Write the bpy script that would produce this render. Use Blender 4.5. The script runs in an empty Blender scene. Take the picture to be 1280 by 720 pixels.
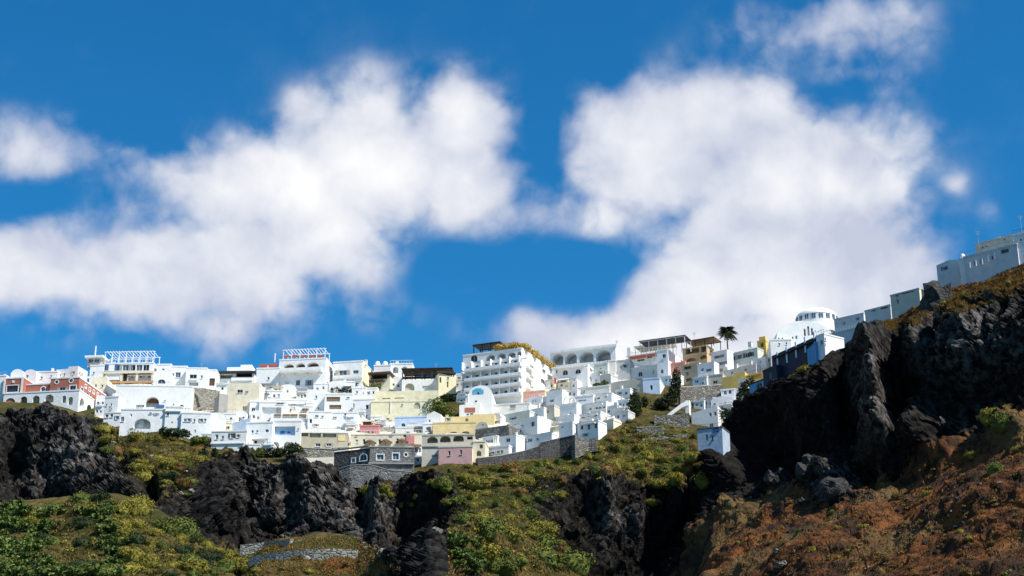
import bpy, bmesh, math, random
import numpy as np
from mathutils import Vector, Matrix
from mathutils.bvhtree import BVHTree
from mathutils.geometry import tessellate_polygon

R = math.radians
random.seed(7)
RNG = np.random.default_rng(11)
scene = bpy.context.scene
COL = scene.collection

# ------------------------------------------------------------------ camera
F = 2030.0                      # focal length in photo pixels (photo 1280 x 720)
PITCH = R(20.0)
CAM = np.array([0.0, 0.0, 3.0])
cam_d = bpy.data.cameras.new("camera")
cam_d.sensor_width = 36.0
cam_d.lens = 36.0 * F / 1280.0
cam_d.clip_start = 0.5
cam_d.clip_end = 20000.0
cam = bpy.data.objects.new("camera", cam_d)
cam.location = CAM
cam.rotation_euler = (R(90) + PITCH, 0, 0)
COL.objects.link(cam)
scene.camera = cam

# ------------------------------------------------------------------ world: sky with clouds
SUN_AZ = R(58)                  # from straight behind the viewer round to the right
SUN_EL = R(50)
TO_SUN = Vector((math.sin(SUN_AZ) * math.cos(SUN_EL), -math.cos(SUN_AZ) * math.cos(SUN_EL), math.sin(SUN_EL)))

def pix_dir(px, py):
    """world direction of a photo pixel"""
    a = (np.asarray(px, float) - 640.0) / F
    b = (360.0 - np.asarray(py, float)) / F
    return np.stack([a + 0 * b, math.cos(PITCH) - math.sin(PITCH) * b + 0 * a, math.sin(PITCH) + math.cos(PITCH) * b + 0 * a], -1)

world = bpy.data.worlds.new("World")
scene.world = world
world.use_nodes = True
nt = world.node_tree
nt.nodes.clear()
def WN(t, **kw):
    n = nt.nodes.new(t)
    for k, v in kw.items():
        setattr(n, k, v)
    return n
def wmath(op, a, b=None, c=None, clamp=False):
    n = WN("ShaderNodeMath", operation=op)
    n.use_clamp = clamp
    for i, v in enumerate((a, b, c)):
        if v is None: continue
        if hasattr(v, "links"): nt.links.new(v, n.inputs[i])
        else: n.inputs[i].default_value = v
    return n.outputs[0]
def wvec(op, a, b=None, scale=None):
    n = WN("ShaderNodeVectorMath", operation=op)
    for i, v in enumerate((a, b)):
        if v is None: continue
        if hasattr(v, "links"): nt.links.new(v, n.inputs[i])
        else: n.inputs[i].default_value = v
    if scale is not None:
        if hasattr(scale, "links"): nt.links.new(scale, n.inputs["Scale"])
        else: n.inputs["Scale"].default_value = scale
    return n.outputs["Value"] if op in ("LENGTH", "DOT_PRODUCT", "DISTANCE") else n.outputs[0]
def wnoise(vec, scale, detail=8, rough=0.55, dist=0.0, color=False):
    n = WN("ShaderNodeTexNoise")
    n.noise_dimensions = "3D"
    nt.links.new(vec, n.inputs["Vector"])
    n.inputs["Scale"].default_value = scale
    n.inputs["Detail"].default_value = detail
    n.inputs["Roughness"].default_value = rough
    n.inputs["Distortion"].default_value = dist
    return n.outputs["Color"] if color else n.outputs["Fac"]
def wsmooth(v, lo, hi, o0=0.0, o1=1.0):
    n = WN("ShaderNodeMapRange", interpolation_type="SMOOTHSTEP")
    nt.links.new(v, n.inputs["Value"])
    n.inputs["From Min"].default_value = lo
    n.inputs["From Max"].default_value = hi
    n.inputs["To Min"].default_value = o0
    n.inputs["To Max"].default_value = o1
    return n.outputs["Result"]
def wmix(fac, a, b):
    n = WN("ShaderNodeMix", data_type="RGBA")
    if hasattr(fac, "links"): nt.links.new(fac, n.inputs["Factor"])
    else: n.inputs["Factor"].default_value = fac
    for s, v in ((6, a), (7, b)):
        if hasattr(v, "links"): nt.links.new(v, n.inputs[s])
        else: n.inputs[s].default_value = (*v, 1)
    return n.outputs[2]

tc = WN("ShaderNodeTexCoord")
dirv = wvec("NORMALIZE", tc.outputs["Generated"])
warp = wvec("SCALE", wvec("SUBTRACT", wnoise(dirv, 11.0, 4, 0.6, color=True), (0.5, 0.5, 0.5)), scale=0.028)
dw = wvec("ADD", dirv, warp)
sky = WN("ShaderNodeTexSky", sky_type="NISHITA")
sky.sun_disc = False
sky.sun_elevation = SUN_EL
sky.sun_rotation = R(180) - SUN_AZ
sky.altitude = 100
sky.air_density = 1.0
sky.dust_density = 0.05
sky.ozone_density = 3.0
hs = WN("ShaderNodeHueSaturation")
nt.links.new(sky.outputs[0], hs.inputs["Color"])
hs.inputs["Hue"].default_value = 0.488
hs.inputs["Saturation"].default_value = 1.25
hs.inputs["Value"].default_value = 1.75
SKY_STRENGTH = 0.062

# cloud banks: photo position of the centre, half extents in photo pixels, weight
CLOUDS = [
    (30, 335, 150, 58, 1.0), (180, 345, 150, 75, 1.05), (300, 335, 105, 95, 1.0), (270, 405, 110, 50, 0.66), (360, 380, 90, 46, 0.5), (130, 395, 110, 34, 0.42), (345, 235, 150, 80, 1.0), (200, 225, 110, 42, 0.6),
    (470, 195, 120, 100, 1.1), (575, 150, 68, 72, 1.0), (575, 225, 95, 62, 0.95), (395, 150, 62, 46, 0.7), (420, 300, 110, 80, 0.8),
    (650, 270, 90, 44, 0.52), (700, 250, 50, 40, 0.45), (20, 185, 110, 46, 0.74), (150, 195, 90, 32, 0.46), (150, 265, 110, 50, 0.55), (90, 290, 90, 40, 0.6), (460, 395, 95, 34, 0.36), (595, 362, 55, 10, 0.3),
    (820, 185, 120, 95, 1.05), (740, 215, 60, 50, 0.7), (910, 150, 105, 75, 1.0), (990, 225, 150, 110, 1.05), (1085, 210, 75, 80, 0.75),
    (1060, 30, 120, 62, 0.62), (960, 45, 95, 60, 0.46), (1080, 95, 90, 40, 0.48), (985, 330, 160, 110, 1.2), (880, 360, 130, 75, 1.0), (1085, 350, 90, 85, 1.0),
    (700, 420, 110, 40, 0.85), (840, 430, 200, 60, 1.0), (1000, 430, 200, 70, 1.0), (755, 275, 75, 45, 0.6), (1150, 170, 50, 40, 0.30), (1130, 280, 60, 60, 0.6), (1192, 228, 30, 22, 0.40), (1240, 265, 22, 26, 0.30),
    (1040, 112, 40, 16, -0.22), (740, 345, 60, 45, -0.35), (560, 335, 60, 30, -0.2), (45, 245, 60, 18, -0.30), (676, 170, 22, 60, -0.30),
]
UPV = Vector((0, -math.sin(PITCH), math.cos(PITCH)))
def banks(vec):
    acc = None
    for (cx, cy, rx, ry, wt) in CLOUDS:
        c = Vector(pix_dir(cx, cy)).normalized()
        d = wvec("SUBTRACT", vec, tuple(c))
        kx, ky = F / rx, F / ry
        a = wvec("DOT_PRODUCT", d, (kx, 0, 0))
        b = wvec("DOT_PRODUCT", d, tuple(UPV * ky))
        r2 = wmath("MULTIPLY_ADD", a, a, wmath("MULTIPLY", b, b))
        g = wmath("POWER", 2.718, wmath("MULTIPLY", r2, -1.05))
        # only the half of the sky that the bank is in
        if wt < 0: acc = wmath("MULTIPLY_ADD", g, wt, acc)
        elif acc is None: acc = wmath("MULTIPLY", g, wt)
        else: acc = wmath("SMOOTH_MAX", wmath("MULTIPLY", g, wt), acc, 0.22)
    return acc
front = wsmooth(wvec("DOT_PRODUCT", dirv, tuple(Vector(pix_dir(640, 300)).normalized())), 0.90, 0.955)
dwb = wvec("ADD", dirv, wvec("SCALE", warp, scale=0.7))
bank = wmath("MULTIPLY", banks(dwb), front)
# beyond the banks seen in the photograph the same broken cumulus goes on all round
wide = wsmooth(wnoise(dw, 4.2, 5, 0.5), 0.50, 0.66)
wide = wmath("MULTIPLY", wide, wmath("SUBTRACT", 1.0, front))
bank = wmath("MAXIMUM", wmath("SUBTRACT", wmath("ADD", bank, wide), 0.085), 0.0)
vor = WN("ShaderNodeTexVoronoi", feature="F1")
nt.links.new(wvec("ADD", dw, wvec("SCALE", wvec("SUBTRACT", wnoise(dirv, 30.0, 3, 0.6, color=True), (0.5, 0.5, 0.5)), scale=0.02)), vor.inputs["Vector"])
vor.inputs["Scale"].default_value = 21.0
vor.inputs["Detail"].default_value = 2.0
vor.inputs["Roughness"].default_value = 0.55
billow = wmath("SUBTRACT", 0.66, vor.outputs["Distance"])
fine = wmath("MULTIPLY_ADD", billow, 0.42, wmath("MULTIPLY", wmath("SUBTRACT", wnoise(dw, 18.0, 7, 0.58), 0.5), 0.95))
mid = wmath("SUBTRACT", wnoise(dw, 6.5, 6, 0.55), 0.5)
bite = wsmooth(bank, 0.0, 0.32)
dens = wmath("MULTIPLY_ADD", wmath("MULTIPLY_ADD", fine, 1.0, wmath("MULTIPLY", mid, 0.25)), bite, wmath("MULTIPLY", bank, 1.30))
# haze-thin edges: noise only bites where there is a bank
alpha = wsmooth(dens, 0.08, 0.70)
thick = wsmooth(dens, 0.35, 1.35)
# sunward side brighter, far side and hollows a cool grey
off = wvec("ADD", dw, tuple(TO_SUN * 0.018))
rel = wmath("SUBTRACT", wnoise(dw, 15.0, 5, 0.5), wnoise(off, 15.0, 5, 0.5))
rel2 = wmath("SUBTRACT", wnoise(dw, 6.0, 3, 0.5), wnoise(wvec("ADD", dw, tuple(TO_SUN * 0.045)), 6.0, 3, 0.5))
lit = wmath("ADD", wmath("MULTIPLY_ADD", rel, 1.7, 0.18), wmath("MULTIPLY_ADD", rel2, 2.0, wmath("MULTIPLY", thick, 0.52)), clamp=True)
ccol = wmix(lit, (0.56, 0.60, 0.735), (1.0, 1.0, 1.0))
bg_sky = WN("ShaderNodeBackground")
tint = WN("ShaderNodeVectorMath", operation="MULTIPLY")     # the deep polarised blue of the photograph
nt.links.new(hs.outputs[0], tint.inputs[0])
tint.inputs[1].default_value = (0.22, 0.69, 0.90)
nt.links.new(tint.outputs[0], bg_sky.inputs[0])
bg_sky.inputs[1].default_value = SKY_STRENGTH
bg_cl = WN("ShaderNodeBackground")
nt.links.new(ccol, bg_cl.inputs[0])
bg_cl.inputs[1].default_value = 0.73
mixw = WN("ShaderNodeMixShader")
nt.links.new(wmath("MULTIPLY", alpha, 0.97), mixw.inputs[0])
nt.links.new(bg_sky.outputs[0], mixw.inputs[1])
nt.links.new(bg_cl.outputs[0], mixw.inputs[2])
world.cycles.sampling_method = "MANUAL"
world.cycles.sample_map_resolution = 256
wo = WN("ShaderNodeOutputWorld")
nt.links.new(mixw.outputs[0], wo.inputs[0])

# ------------------------------------------------------------------ sun
sun_d = bpy.data.lights.new("sun", "SUN")
sun_d.energy = 5.0
sun_d.angle = R(0.53)
sun_d.color = (1.0, 0.955, 0.88)
sun = bpy.data.objects.new("sun", sun_d)
sun.rotation_euler = (-TO_SUN).to_track_quat("-Z", "Y").to_euler()
sun.location = (200, -200, 400)
COL.objects.link(sun)

# ------------------------------------------------------------------ exposure and render settings
vs = scene.view_settings
vs.view_transform = "Standard"
vs.look = "None"
vs.exposure = 0.5
vs.gamma = 1.0
vs.use_curve_mapping = False
scene.render.engine = "CYCLES"
cy = scene.cycles
cy.use_denoising = True
cy.denoiser = "OPENIMAGEDENOISE"
cy.max_bounces = 6
cy.diffuse_bounces = 3
cy.glossy_bounces = 2
cy.transparent_max_bounces = 6
cy.caustics_reflective = False
cy.caustics_refractive = False
scene.render.film_transparent = False

# ================================================================== noise (numpy)
def _h(ix, iy, iz, s):
    n = (ix.astype(np.int64) * 374761393 + iy.astype(np.int64) * 668265263 + iz.astype(np.int64) * 1274126177 + s * 974711) & 0xFFFFFFFF
    n = ((n ^ (n >> 13)) * 1274126177) & 0xFFFFFFFF
    n = ((n ^ (n >> 16)) * 2246822519) & 0xFFFFFFFF
    return ((n ^ (n >> 15)) & 0xFFFF) / 65535.0
def vnoise(p, s=0):
    i = np.floor(p).astype(np.int64)
    f = p - i
    f = f * f * f * (f * (f * 6 - 15) + 10)
    out = 0.0
    for dx in (0, 1):
        wx = f[..., 0] if dx else 1 - f[..., 0]
        for dy in (0, 1):
            wy = f[..., 1] if dy else 1 - f[..., 1]
            for dz in (0, 1):
                wz = f[..., 2] if dz else 1 - f[..., 2]
                out = out + wx * wy * wz * _h(i[..., 0] + dx, i[..., 1] + dy, i[..., 2] + dz, s)
    return out * 2 - 1
def fbm(p, octs=4, s=0, gain=0.5):
    a, t, out = 1.0, 0.0, 0.0
    for k in range(octs):
        out = out + a * vnoise(p * (2.03 ** k) + 17.3 * k, s + k)
        t += a; a *= gain
    return out / t
def ridged(p, octs=4, s=0, gain=0.55):
    a, t, out = 1.0, 0.0, 0.0
    for k in range(octs):
        out = out + a * (1 - 2 * np.abs(vnoise(p * (2.07 ** k) + 9.1 * k, s + k)))
        t += a; a *= gain
    return out / t
def worley(p, s=0):
    """distance to the nearest and second nearest cell point, and a random value of the nearest cell"""
    i = np.floor(p).astype(np.int64)
    d1 = np.full(p.shape[:-1], 9.0); d2 = d1.copy(); idv = np.zeros(p.shape[:-1])
    for dx in (-1, 0, 1):
        for dy in (-1, 0, 1):
            for dz in (-1, 0, 1):
                cx, cy_, cz = i[..., 0] + dx, i[..., 1] + dy, i[..., 2] + dz
                q0 = cx + _h(cx, cy_, cz, s) - p[..., 0]
                q1 = cy_ + _h(cx, cy_, cz, s + 1) - p[..., 1]
                q2 = cz + _h(cx, cy_, cz, s + 2) - p[..., 2]
                d = np.sqrt(q0 * q0 + q1 * q1 + q2 * q2)
                near = d < d1
                d2 = np.where(near, d1, np.minimum(d2, d))
                idv = np.where(near, _h(cx, cy_, cz, s + 5), idv)
                d1 = np.where(near, d, d1)
    return d1, d2, idv

# ================================================================== places
def W(px, py, Y):
    """the point of the place that lies at forward distance Y and shows at photo pixel px, py"""
    d = pix_dir(px, py)
    t = np.asarray(Y, float) / d[..., 1]
    return CAM + d * t[..., None]
def project(P):
    q = np.asarray(P, float) - CAM
    c, s = math.cos(PITCH), math.sin(PITCH)
    zf = q[..., 1] * c + q[..., 2] * s
    up = -q[..., 1] * s + q[..., 2] * c
    return 640 + F * q[..., 0] / zf, 360 - F * up / zf

def tag(o, label=None, cat=None, group=None, kind=None):
    if label: o["label"] = label
    if cat: o["category"] = cat
    if group: o["group"] = group
    if kind or cat: o["kind"] = kind or "thing"
    return o
def empty(name, loc, label=None, cat=None, group=None):
    o = bpy.data.objects.new(name, None)
    o.empty_display_size = 0.5
    COL.objects.link(o)
    o.location = loc
    return tag(o, label, cat, group)
def link(name, me, parent=None, mat=None, loc=None):
    o = bpy.data.objects.new(name, me)
    COL.objects.link(o)
    if parent is not None: o.parent = parent
    if loc is not None: o.location = loc
    if mat is not None and not me.materials: me.materials.append(mat)
    return o
def mesh_np(name, V, Fq, smooth=False):
    me = bpy.data.meshes.new(name)
    V = np.ascontiguousarray(V, dtype=np.float32).reshape(-1, 3)
    Fq = np.ascontiguousarray(Fq, dtype=np.int32)
    k = Fq.shape[1]
    me.vertices.add(len(V)); me.vertices.foreach_set("co", V.ravel())
    me.loops.add(Fq.size); me.loops.foreach_set("vertex_index", Fq.ravel())
    me.polygons.add(len(Fq))
    me.polygons.foreach_set("loop_start", np.arange(0, Fq.size, k, dtype=np.int32))
    me.polygons.foreach_set("use_smooth", np.full(len(Fq), smooth, dtype=bool))
    me.update(calc_edges=True)
    return me

# ================================================================== materials
def new_mat(name):
    m = bpy.data.materials.new(name)
    m.use_nodes = True
    t = m.node_tree
    b = t.nodes["Principled BSDF"]
    return m, t, b
class NT:
    """small node helper"""
    def __init__(s, t): s.t = t
    def n(s, ty, **kw):
        x = s.t.nodes.new(ty)
        for k, v in kw.items(): setattr(x, k, v)
        return x
    def put(s, sock, v):
        if hasattr(v, "links"): s.t.links.new(v, sock)
        elif isinstance(v, (tuple, list)) and len(v) == 3 and sock.type == "RGBA": sock.default_value = (*v, 1)
        else: sock.default_value = v
    def math(s, op, a, b=0.0, clamp=False):
        x = s.n("ShaderNodeMath", operation=op); x.use_clamp = clamp
        s.put(x.inputs[0], a); s.put(x.inputs[1], b)
        return x.outputs[0]
    def mix(s, f, a, b, mode="MIX"):
        x = s.n("ShaderNodeMix", data_type="RGBA"); x.blend_type = mode
        s.put(x.inputs[0], f); s.put(x.inputs[6], a); s.put(x.inputs[7], b)
        return x.outputs[2]
    def noise(s, vec, sc, det=5, rough=0.55, dist=0.0):
        x = s.n("ShaderNodeTexNoise")
        if vec is not None: s.t.links.new(vec, x.inputs["Vector"])
        x.inputs["Scale"].default_value = sc; x.inputs["Detail"].default_value = det
        x.inputs["Roughness"].default_value = rough; x.inputs["Distortion"].default_value = dist
        return x.outputs["Fac"]
    def voro(s, vec, sc, feat="F1", out="Distance"):
        x = s.n("ShaderNodeTexVoronoi", feature=feat)
        s.t.links.new(vec, x.inputs["Vector"]); x.inputs["Scale"].default_value = sc
        return x.outputs[out]
    def ramp(s, v, lo, hi, a=0.0, b=1.0):
        x = s.n("ShaderNodeMapRange", interpolation_type="SMOOTHSTEP")
        s.put(x.inputs["Value"], v)
        for k, q in (("From Min", lo), ("From Max", hi), ("To Min", a), ("To Max", b)): x.inputs[k].default_value = q
        return x.outputs["Result"]
    def pos(s, scale=None):
        g = s.n("ShaderNodeNewGeometry").outputs["Position"]
        if scale is None: return g
        m = s.n("ShaderNodeVectorMath", operation="MULTIPLY")
        s.t.links.new(g, m.inputs[0]); m.inputs[1].default_value = scale
        return m.outputs[0]
    def bump(s, h, strength, dist):
        x = s.n("ShaderNodeBump"); x.inputs["Strength"].default_value = strength; x.inputs["Distance"].default_value = dist
        s.put(x.inputs["Height"], h)
        return x.outputs[0]

def terrain_mat():
    m, t, b = new_mat("terrain")
    N = NT(t)
    P = N.pos()
    at = N.n("ShaderNodeAttribute", attribute_name="cover")
    sep = N.n("ShaderNodeSeparateColor"); t.links.new(at.outputs["Color"], sep.inputs[0])
    veg, red, pale = sep.outputs[0], sep.outputs[1], sep.outputs[2]
    n1 = N.noise(P, 0.09, 6, 0.6); n2 = N.noise(P, 0.6, 6, 0.65); n3 = N.noise(P, 2.3, 4, 0.65)
    # basalt: near black with grey patches, painted-in sunlit facets and rusty seams
    rock = N.mix(N.ramp(n2, 0.35, 0.75), (0.0042, 0.0038, 0.0036), (0.019, 0.0168, 0.0152))
    rock = N.mix(N.math("MULTIPLY", N.ramp(n1, 0.50, 0.72), 0.55), rock, (0.034, 0.030, 0.028))
    rock = N.mix(N.math("MULTIPLY", pale, N.ramp(n2, 0.38, 0.66)), rock, (0.215, 0.20, 0.185))  # pale mask: sunlit facets painted into the rock, besides some pale ground
    rock = N.mix(N.math("MULTIPLY", N.ramp(N.noise(P, 0.05, 4), 0.56, 0.70), 0.35), rock, (0.075, 0.040, 0.022))
    # dry scrub soil
    soil = N.mix(N.ramp(n2, 0.30, 0.72), (0.032, 0.025, 0.009), (0.135, 0.103, 0.034))
    soil = N.mix(N.ramp(n1, 0.46, 0.62), soil, N.mix(n3, (0.018, 0.022, 0.006), (0.062, 0.066, 0.015)))
    soil = N.mix(N.ramp(n3, 0.62, 0.78, 0, 0.55), soil, (0.035, 0.026, 0.018))
    # scoria and rusty grass
    rust = N.mix(N.ramp(N.math("ADD", N.math("MULTIPLY", N.noise(P, 0.16, 5, 0.6), 0.65), N.math("MULTIPLY", n2, 0.35)), 0.38, 0.62), (0.028, 0.016, 0.010), (0.175, 0.066, 0.021))
    rust = N.mix(N.ramp(N.noise(P, 0.045, 5, 0.6), 0.47, 0.60, 0, 0.85), rust, N.mix(n2, (0.060, 0.042, 0.022), (0.170, 0.115, 0.045)))
    rust = N.mix(N.ramp(N.noise(P, 0.11, 6, 0.65), 0.51, 0.62, 0, 0.85), rust, (0.030, 0.022, 0.016))
    rust = N.mix(N.ramp(n3, 0.60, 0.78, 0, 0.7), rust, (0.022, 0.017, 0.014))
    c = N.mix(N.ramp(N.math("ADD", veg, N.math("MULTIPLY", N.math("SUBTRACT", n2, 0.5), 0.9)), 0.40, 0.58), rock, soil)
    c = N.mix(N.ramp(N.math("ADD", red, N.math("MULTIPLY", N.math("SUBTRACT", n2, 0.5), 0.9)), 0.40, 0.58), c, rust)
    paved = N.mix(N.ramp(n2, 0.3, 0.7), (0.50, 0.46, 0.37), (0.72, 0.69, 0.60))
    c = N.mix(N.ramp(N.math("ADD", at.outputs["Alpha"], N.math("MULTIPLY", N.math("SUBTRACT", n2, 0.5), 0.5)), 0.45, 0.6), c, paved)
    t.links.new(c, b.inputs["Base Color"])
    b.inputs["Roughness"].default_value = 0.78
    b.inputs["Specular IOR Level"].default_value = 0.06
    h = N.math("ADD", N.math("MULTIPLY", N.noise(P, 1.3, 8, 0.7), 1.0), N.math("MULTIPLY", N.voro(P, 0.9), 0.5))
    t.links.new(N.bump(h, 0.9, 0.55), b.inputs["Normal"])
    return m
MT = {"terrain": terrain_mat()}

# ================================================================== terrain sheets
def smooth_line(v, k):
    ker = np.exp(-np.linspace(-2, 2, 2 * k + 1) ** 2); ker /= ker.sum()
    return np.convolve(np.pad(v, k, mode="edge"), ker, mode="valid")
def sheet(cols, lines, xs, segs, ks=5):
    """surface through feature lines; every line gives a photo row and a distance at each control column"""
    pts = []
    for py, Y in lines:
        py_i = smooth_line(np.interp(xs, cols, py), ks); Y_i = smooth_line(np.interp(xs, cols, Y), ks)
        pts.append(W(xs, py_i, Y_i))
    rows, par = [], []
    for k in range(len(pts) - 1):
        for j in range(segs[k]):
            a = j / segs[k]
            rows.append(pts[k] * (1 - a) + pts[k + 1] * a); par.append(k + a)
    rows.append(pts[-1]); par.append(len(pts) - 1.0)
    return np.stack(rows, 0), np.array(par)
def normals(P):
    du = np.gradient(P, axis=1); dv = np.gradient(P, axis=0)
    n = np.cross(du, dv)
    n /= np.linalg.norm(n, axis=-1, keepdims=True) + 1e-9
    return n
def blob(px, py, spec):
    out = np.zeros_like(px)
    for (cx, cy_, rx, ry, v) in spec:
        out += v * np.exp(-(((px - cx) / rx) ** 2 + ((py - cy_) / ry) ** 2))
    return out
def grid_faces(nr, nc):
    i = np.arange(nr - 1)[:, None] * nc + np.arange(nc - 1)[None, :]
    return np.stack([i, i + 1, i + nc + 1, i + nc], -1).reshape(-1, 4)
TILT = np.array(Matrix.Rotation(R(28), 3, "Y") @ Matrix.Rotation(R(20), 3, "X"))
def rock_relief(P, amp_mask):
    """blocky basalt: ribs, blocks and ridges, in metres"""
    q = P * np.array([1, 1, 0.42])
    rib = ridged(q * 0.055, 3, 3) * 3.2 + fbm(q * 0.12, 3, 8) * 1.6
    d1, d2, idv = worley(P * np.array([0.30, 0.30, 0.22]) + fbm(P * 0.2, 2, 4)[..., None] * 0.5, 2)
    blocks = (idv - 0.5) * 1.9 + np.minimum(d2 - d1, 0.3) * 1.8
    e1, e2, id2 = worley(P * np.array([0.85, 0.85, 0.6]), 12)
    small = (id2 - 0.5) * 0.6 + np.minimum(e2 - e1, 0.25) * 0.7
    g1, g2, id3 = worley(P @ TILT * np.array([0.38, 0.6, 0.85]), 33)
    slabs = (id3 - 0.5) * 0.9
    return (rib * 1.45 + blocks * 1.35 + small * 1.2 + slabs * 1.2 + fbm(P * 0.8, 3, 21) * 0.4) * amp_mask, np.clip(idv * 0.5 + id3 * 0.6 - 0.35, 0, 1)
TERRAIN = []

def build_sheet(name, P, cover, town=None):
    nr, nc = P.shape[:2]
    me = mesh_np(name, P, grid_faces(nr, nc))
    ca = me.color_attributes.new("cover", "FLOAT_COLOR", "POINT")
    c4 = np.concatenate([np.clip(cover, 0, 1), (np.zeros(cover.shape[:-1]) if town is None else np.clip(town, 0, 1))[..., None]], -1).astype(np.float32)
    ca.data.foreach_set("color", c4.ravel())
    o = link(name, me, None, MT["terrain"])
    tag(o, kind="structure")
    TERRAIN.append((P, grid_faces(nr, nc)))
    return o
sm = lambda v, a, b: np.clip((v - a) / (b - a), 0, 1) ** 2 * (3 - 2 * np.clip((v - a) / (b - a), 0, 1))

# ---- the village slope with the black cliffs under it
cA = [-300, 0, 60, 130, 175, 205, 240, 300, 400, 440, 500, 560, 640, 690, 740, 800, 860, 900, 960, 1060, 1160, 1300]
VB = ([518, 518, 518, 532, 536, 540, 556, 570, 585, 592, 600, 578, 578, 574, 552, 522, 540, 540, 500, 450, 420, 400],
      [402, 402, 404, 414, 399, 393, 388, 384, 378, 373, 372, 376, 378, 381, 389, 404, 398, 400, 412, 425, 430, 435])
CT = ([527, 527, 524, 548, 575, 600, 585, 577, 592, 600, 606, 596, 606, 602, 600, 600, 602, 600, 600, 560, 520, 500],
      [398, 398, 399, 394, 370, 352, 366, 379, 373, 368, 368, 367, 362, 370, 374, 377, 380, 384, 392, 400, 410, 415])
CF = ([640, 638, 634, 628, 628, 640, 660, 690, 692, 695, 710, 706, 690, 715, 740, 745, 745, 745, 740, 730, 720, 710],
      [374, 374, 374, 360, 345, 336, 348, 357, 352, 351, 352, 344, 322, 334, 344, 346, 350, 354, 360, 370, 380, 390])
RG = ([478, 476, 473, 470, 468, 468, 470, 474, 466, 470, 474, 470, 462, 458, 455, 452, 450, 448, 446, 420, 410, 400],
      [466, 466, 468, 470, 472, 474, 474, 474, 478, 476, 474, 476, 480, 480, 480, 478, 474, 470, 464, 452, 450, 450])
n_ = len(cA)
LA = [([1250] * n_, [150] * n_), ([800] * n_, [300] * n_), CF, CT, VB, RG,
      ([p + 3 for p in RG[0]], [y + 40 for y in RG[1]]), ([p + 60 for p in RG[0]], [y + 500 for y in RG[1]])]
xsA = np.arange(-300, 1301, 1.75)
PA, parA = sheet(cA, LA, xsA, [8, 16, 105, 56, 80, 8, 4])
pxA, pyA = project(PA)
cliffA = np.interp(parA, [0, 1.0, 2.0, 2.12, 2.92, 3.06, 3.3, 4, 7], [0.5, 0.7, 0.55, 1, 1, 0.7, 0.14, 0.03, 0.03])[:, None] * np.ones_like(pxA)
openslope = blob(pxA, pyA, [(610, 600, 60, 60, 0.8), (640, 660, 45, 40, 0.6), (205, 600, 45, 40, 0.55), (690, 585, 60, 16, 0.3)])
cliffA = cliffA * (1 - np.clip(openslope, 0, 0.8))
gouge = blob(pxA, pyA, [(508, 668, 30, 42, 10), (830, 690, 62, 60, 15), (755, 700, 45, 40, 9), (365, 640, 12, 30, 4), (450, 640, 12, 40, 5), (300, 625, 20, 18, 4),
                        (720, 640, 30, 26, 5), (885, 610, 22, 60, 10), (60, 600, 16, 20, 3), (20, 590, 18, 40, 5), (188, 612, 10, 12, 6), (330, 660, 24, 18, 4), (545, 640, 20, 18, 5),
                        (760, 620, 14, 30, -4), (800, 640, 14, 26, -3), (110, 590, 40, 30, -3), (470, 640, 10, 40, -4), (410, 650, 22, 22, -3), (270, 640, 20, 30, -2.5)])
NA = normals(PA)
NA = np.where((NA[..., 1:2] > 0), -NA, NA) if NA[60:100, :, 1].mean() > 0 else NA
dA, toneA = rock_relief(PA, cliffA)
into = np.stack([np.zeros_like(pxA), np.ones_like(pxA), -0.15 * np.ones_like(pxA)], -1)
PA2 = PA + NA * dA[..., None] + into * (gouge * 1.35 * np.interp(parA, [0, 1, 1.6, 3.1, 3.6, 8], [0, 0, 1, 1, 0, 0])[:, None])[..., None]
slopeA = np.interp(parA, [0, 1.5, 2, 2.9, 3.05, 3.3, 8], [0.5, 0.6, 0.2, 0.05, 0.6, 1, 1])[:, None] * np.ones_like(pxA)
slopeA = slopeA + openslope * 0.75 + fbm(PA * 0.06, 3, 40) * 0.35
paleA = blob(pxA, pyA, [(95, 585, 55, 35, 0.9), (420, 640, 60, 40, 0.8), (340, 610, 60, 35, 0.5), (760, 625, 16, 40, 1.0), (790, 650, 20, 20, 0.8), (60, 516, 70, 8, 1.0), (470, 650, 25, 40, 0.6), (650, 700, 40, 30, 0.2)]) * (0.35 + toneA * 1.2) + toneA * 0.30 * (1 - blob(pxA, pyA, [(735, 690, 70, 55, 0.9), (850, 670, 70, 80, 1), (505, 680, 40, 40, 0.8)]).clip(0, 1))  # sunlit facets and gully shade painted as rock tone, plus pale ground
coverA = np.stack([slopeA, blob(pxA, pyA, [(800, 600, 30, 14, 0.3), (700, 572, 24, 10, 0.5)]), paleA], -1)
townA = np.interp(parA, [0, 4.04, 4.14, 8], [0, 0, 1, 1])[:, None] * np.ones_like(pxA) - blob(pxA, pyA, [(547, 508, 30, 18, 2), (800, 505, 36, 26, 2), (840, 520, 40, 30, 2), (20, 515, 90, 14, 2), (880, 520, 40, 34, 2)])
build_sheet("cliff_terrain", PA2, coverA, townA)

# ---- the spur of rock that comes forward beside the village
cB = [800, 850, 890, 915, 940, 1000, 1030, 1085, 1120, 1150, 1168, 1185, 1215, 1280, 1340, 1500]
CR = ([760, 640, 556, 516, 496, 459, 441, 410, 398, 384, 368, 366, 358, 330, 303, 232],
      [405, 403, 400, 394, 389, 374, 366, 353, 348, 345, 343, 341, 336, 325, 315, 290])
BR = ([772, 652, 566, 526, 506, 470, 454, 424, 416, 410, 404, 400, 388, 364, 346, 300],
      [400, 398, 394, 388, 382, 366, 357, 344, 339, 334, 330, 328, 323, 312, 302, 278])
FT = ([800, 740, 645, 628, 617, 603, 598, 592, 594, 580, 572, 566, 545, 518, 500, 460],
      [372, 364, 352, 350, 346, 336, 330, 320, 314, 310, 308, 306, 302, 292, 284, 264])
BT = ([800] * 16, [330, 310, 290, 284, 278, 266, 260, 250, 245, 242, 240, 238, 234, 226, 220, 205])
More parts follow.
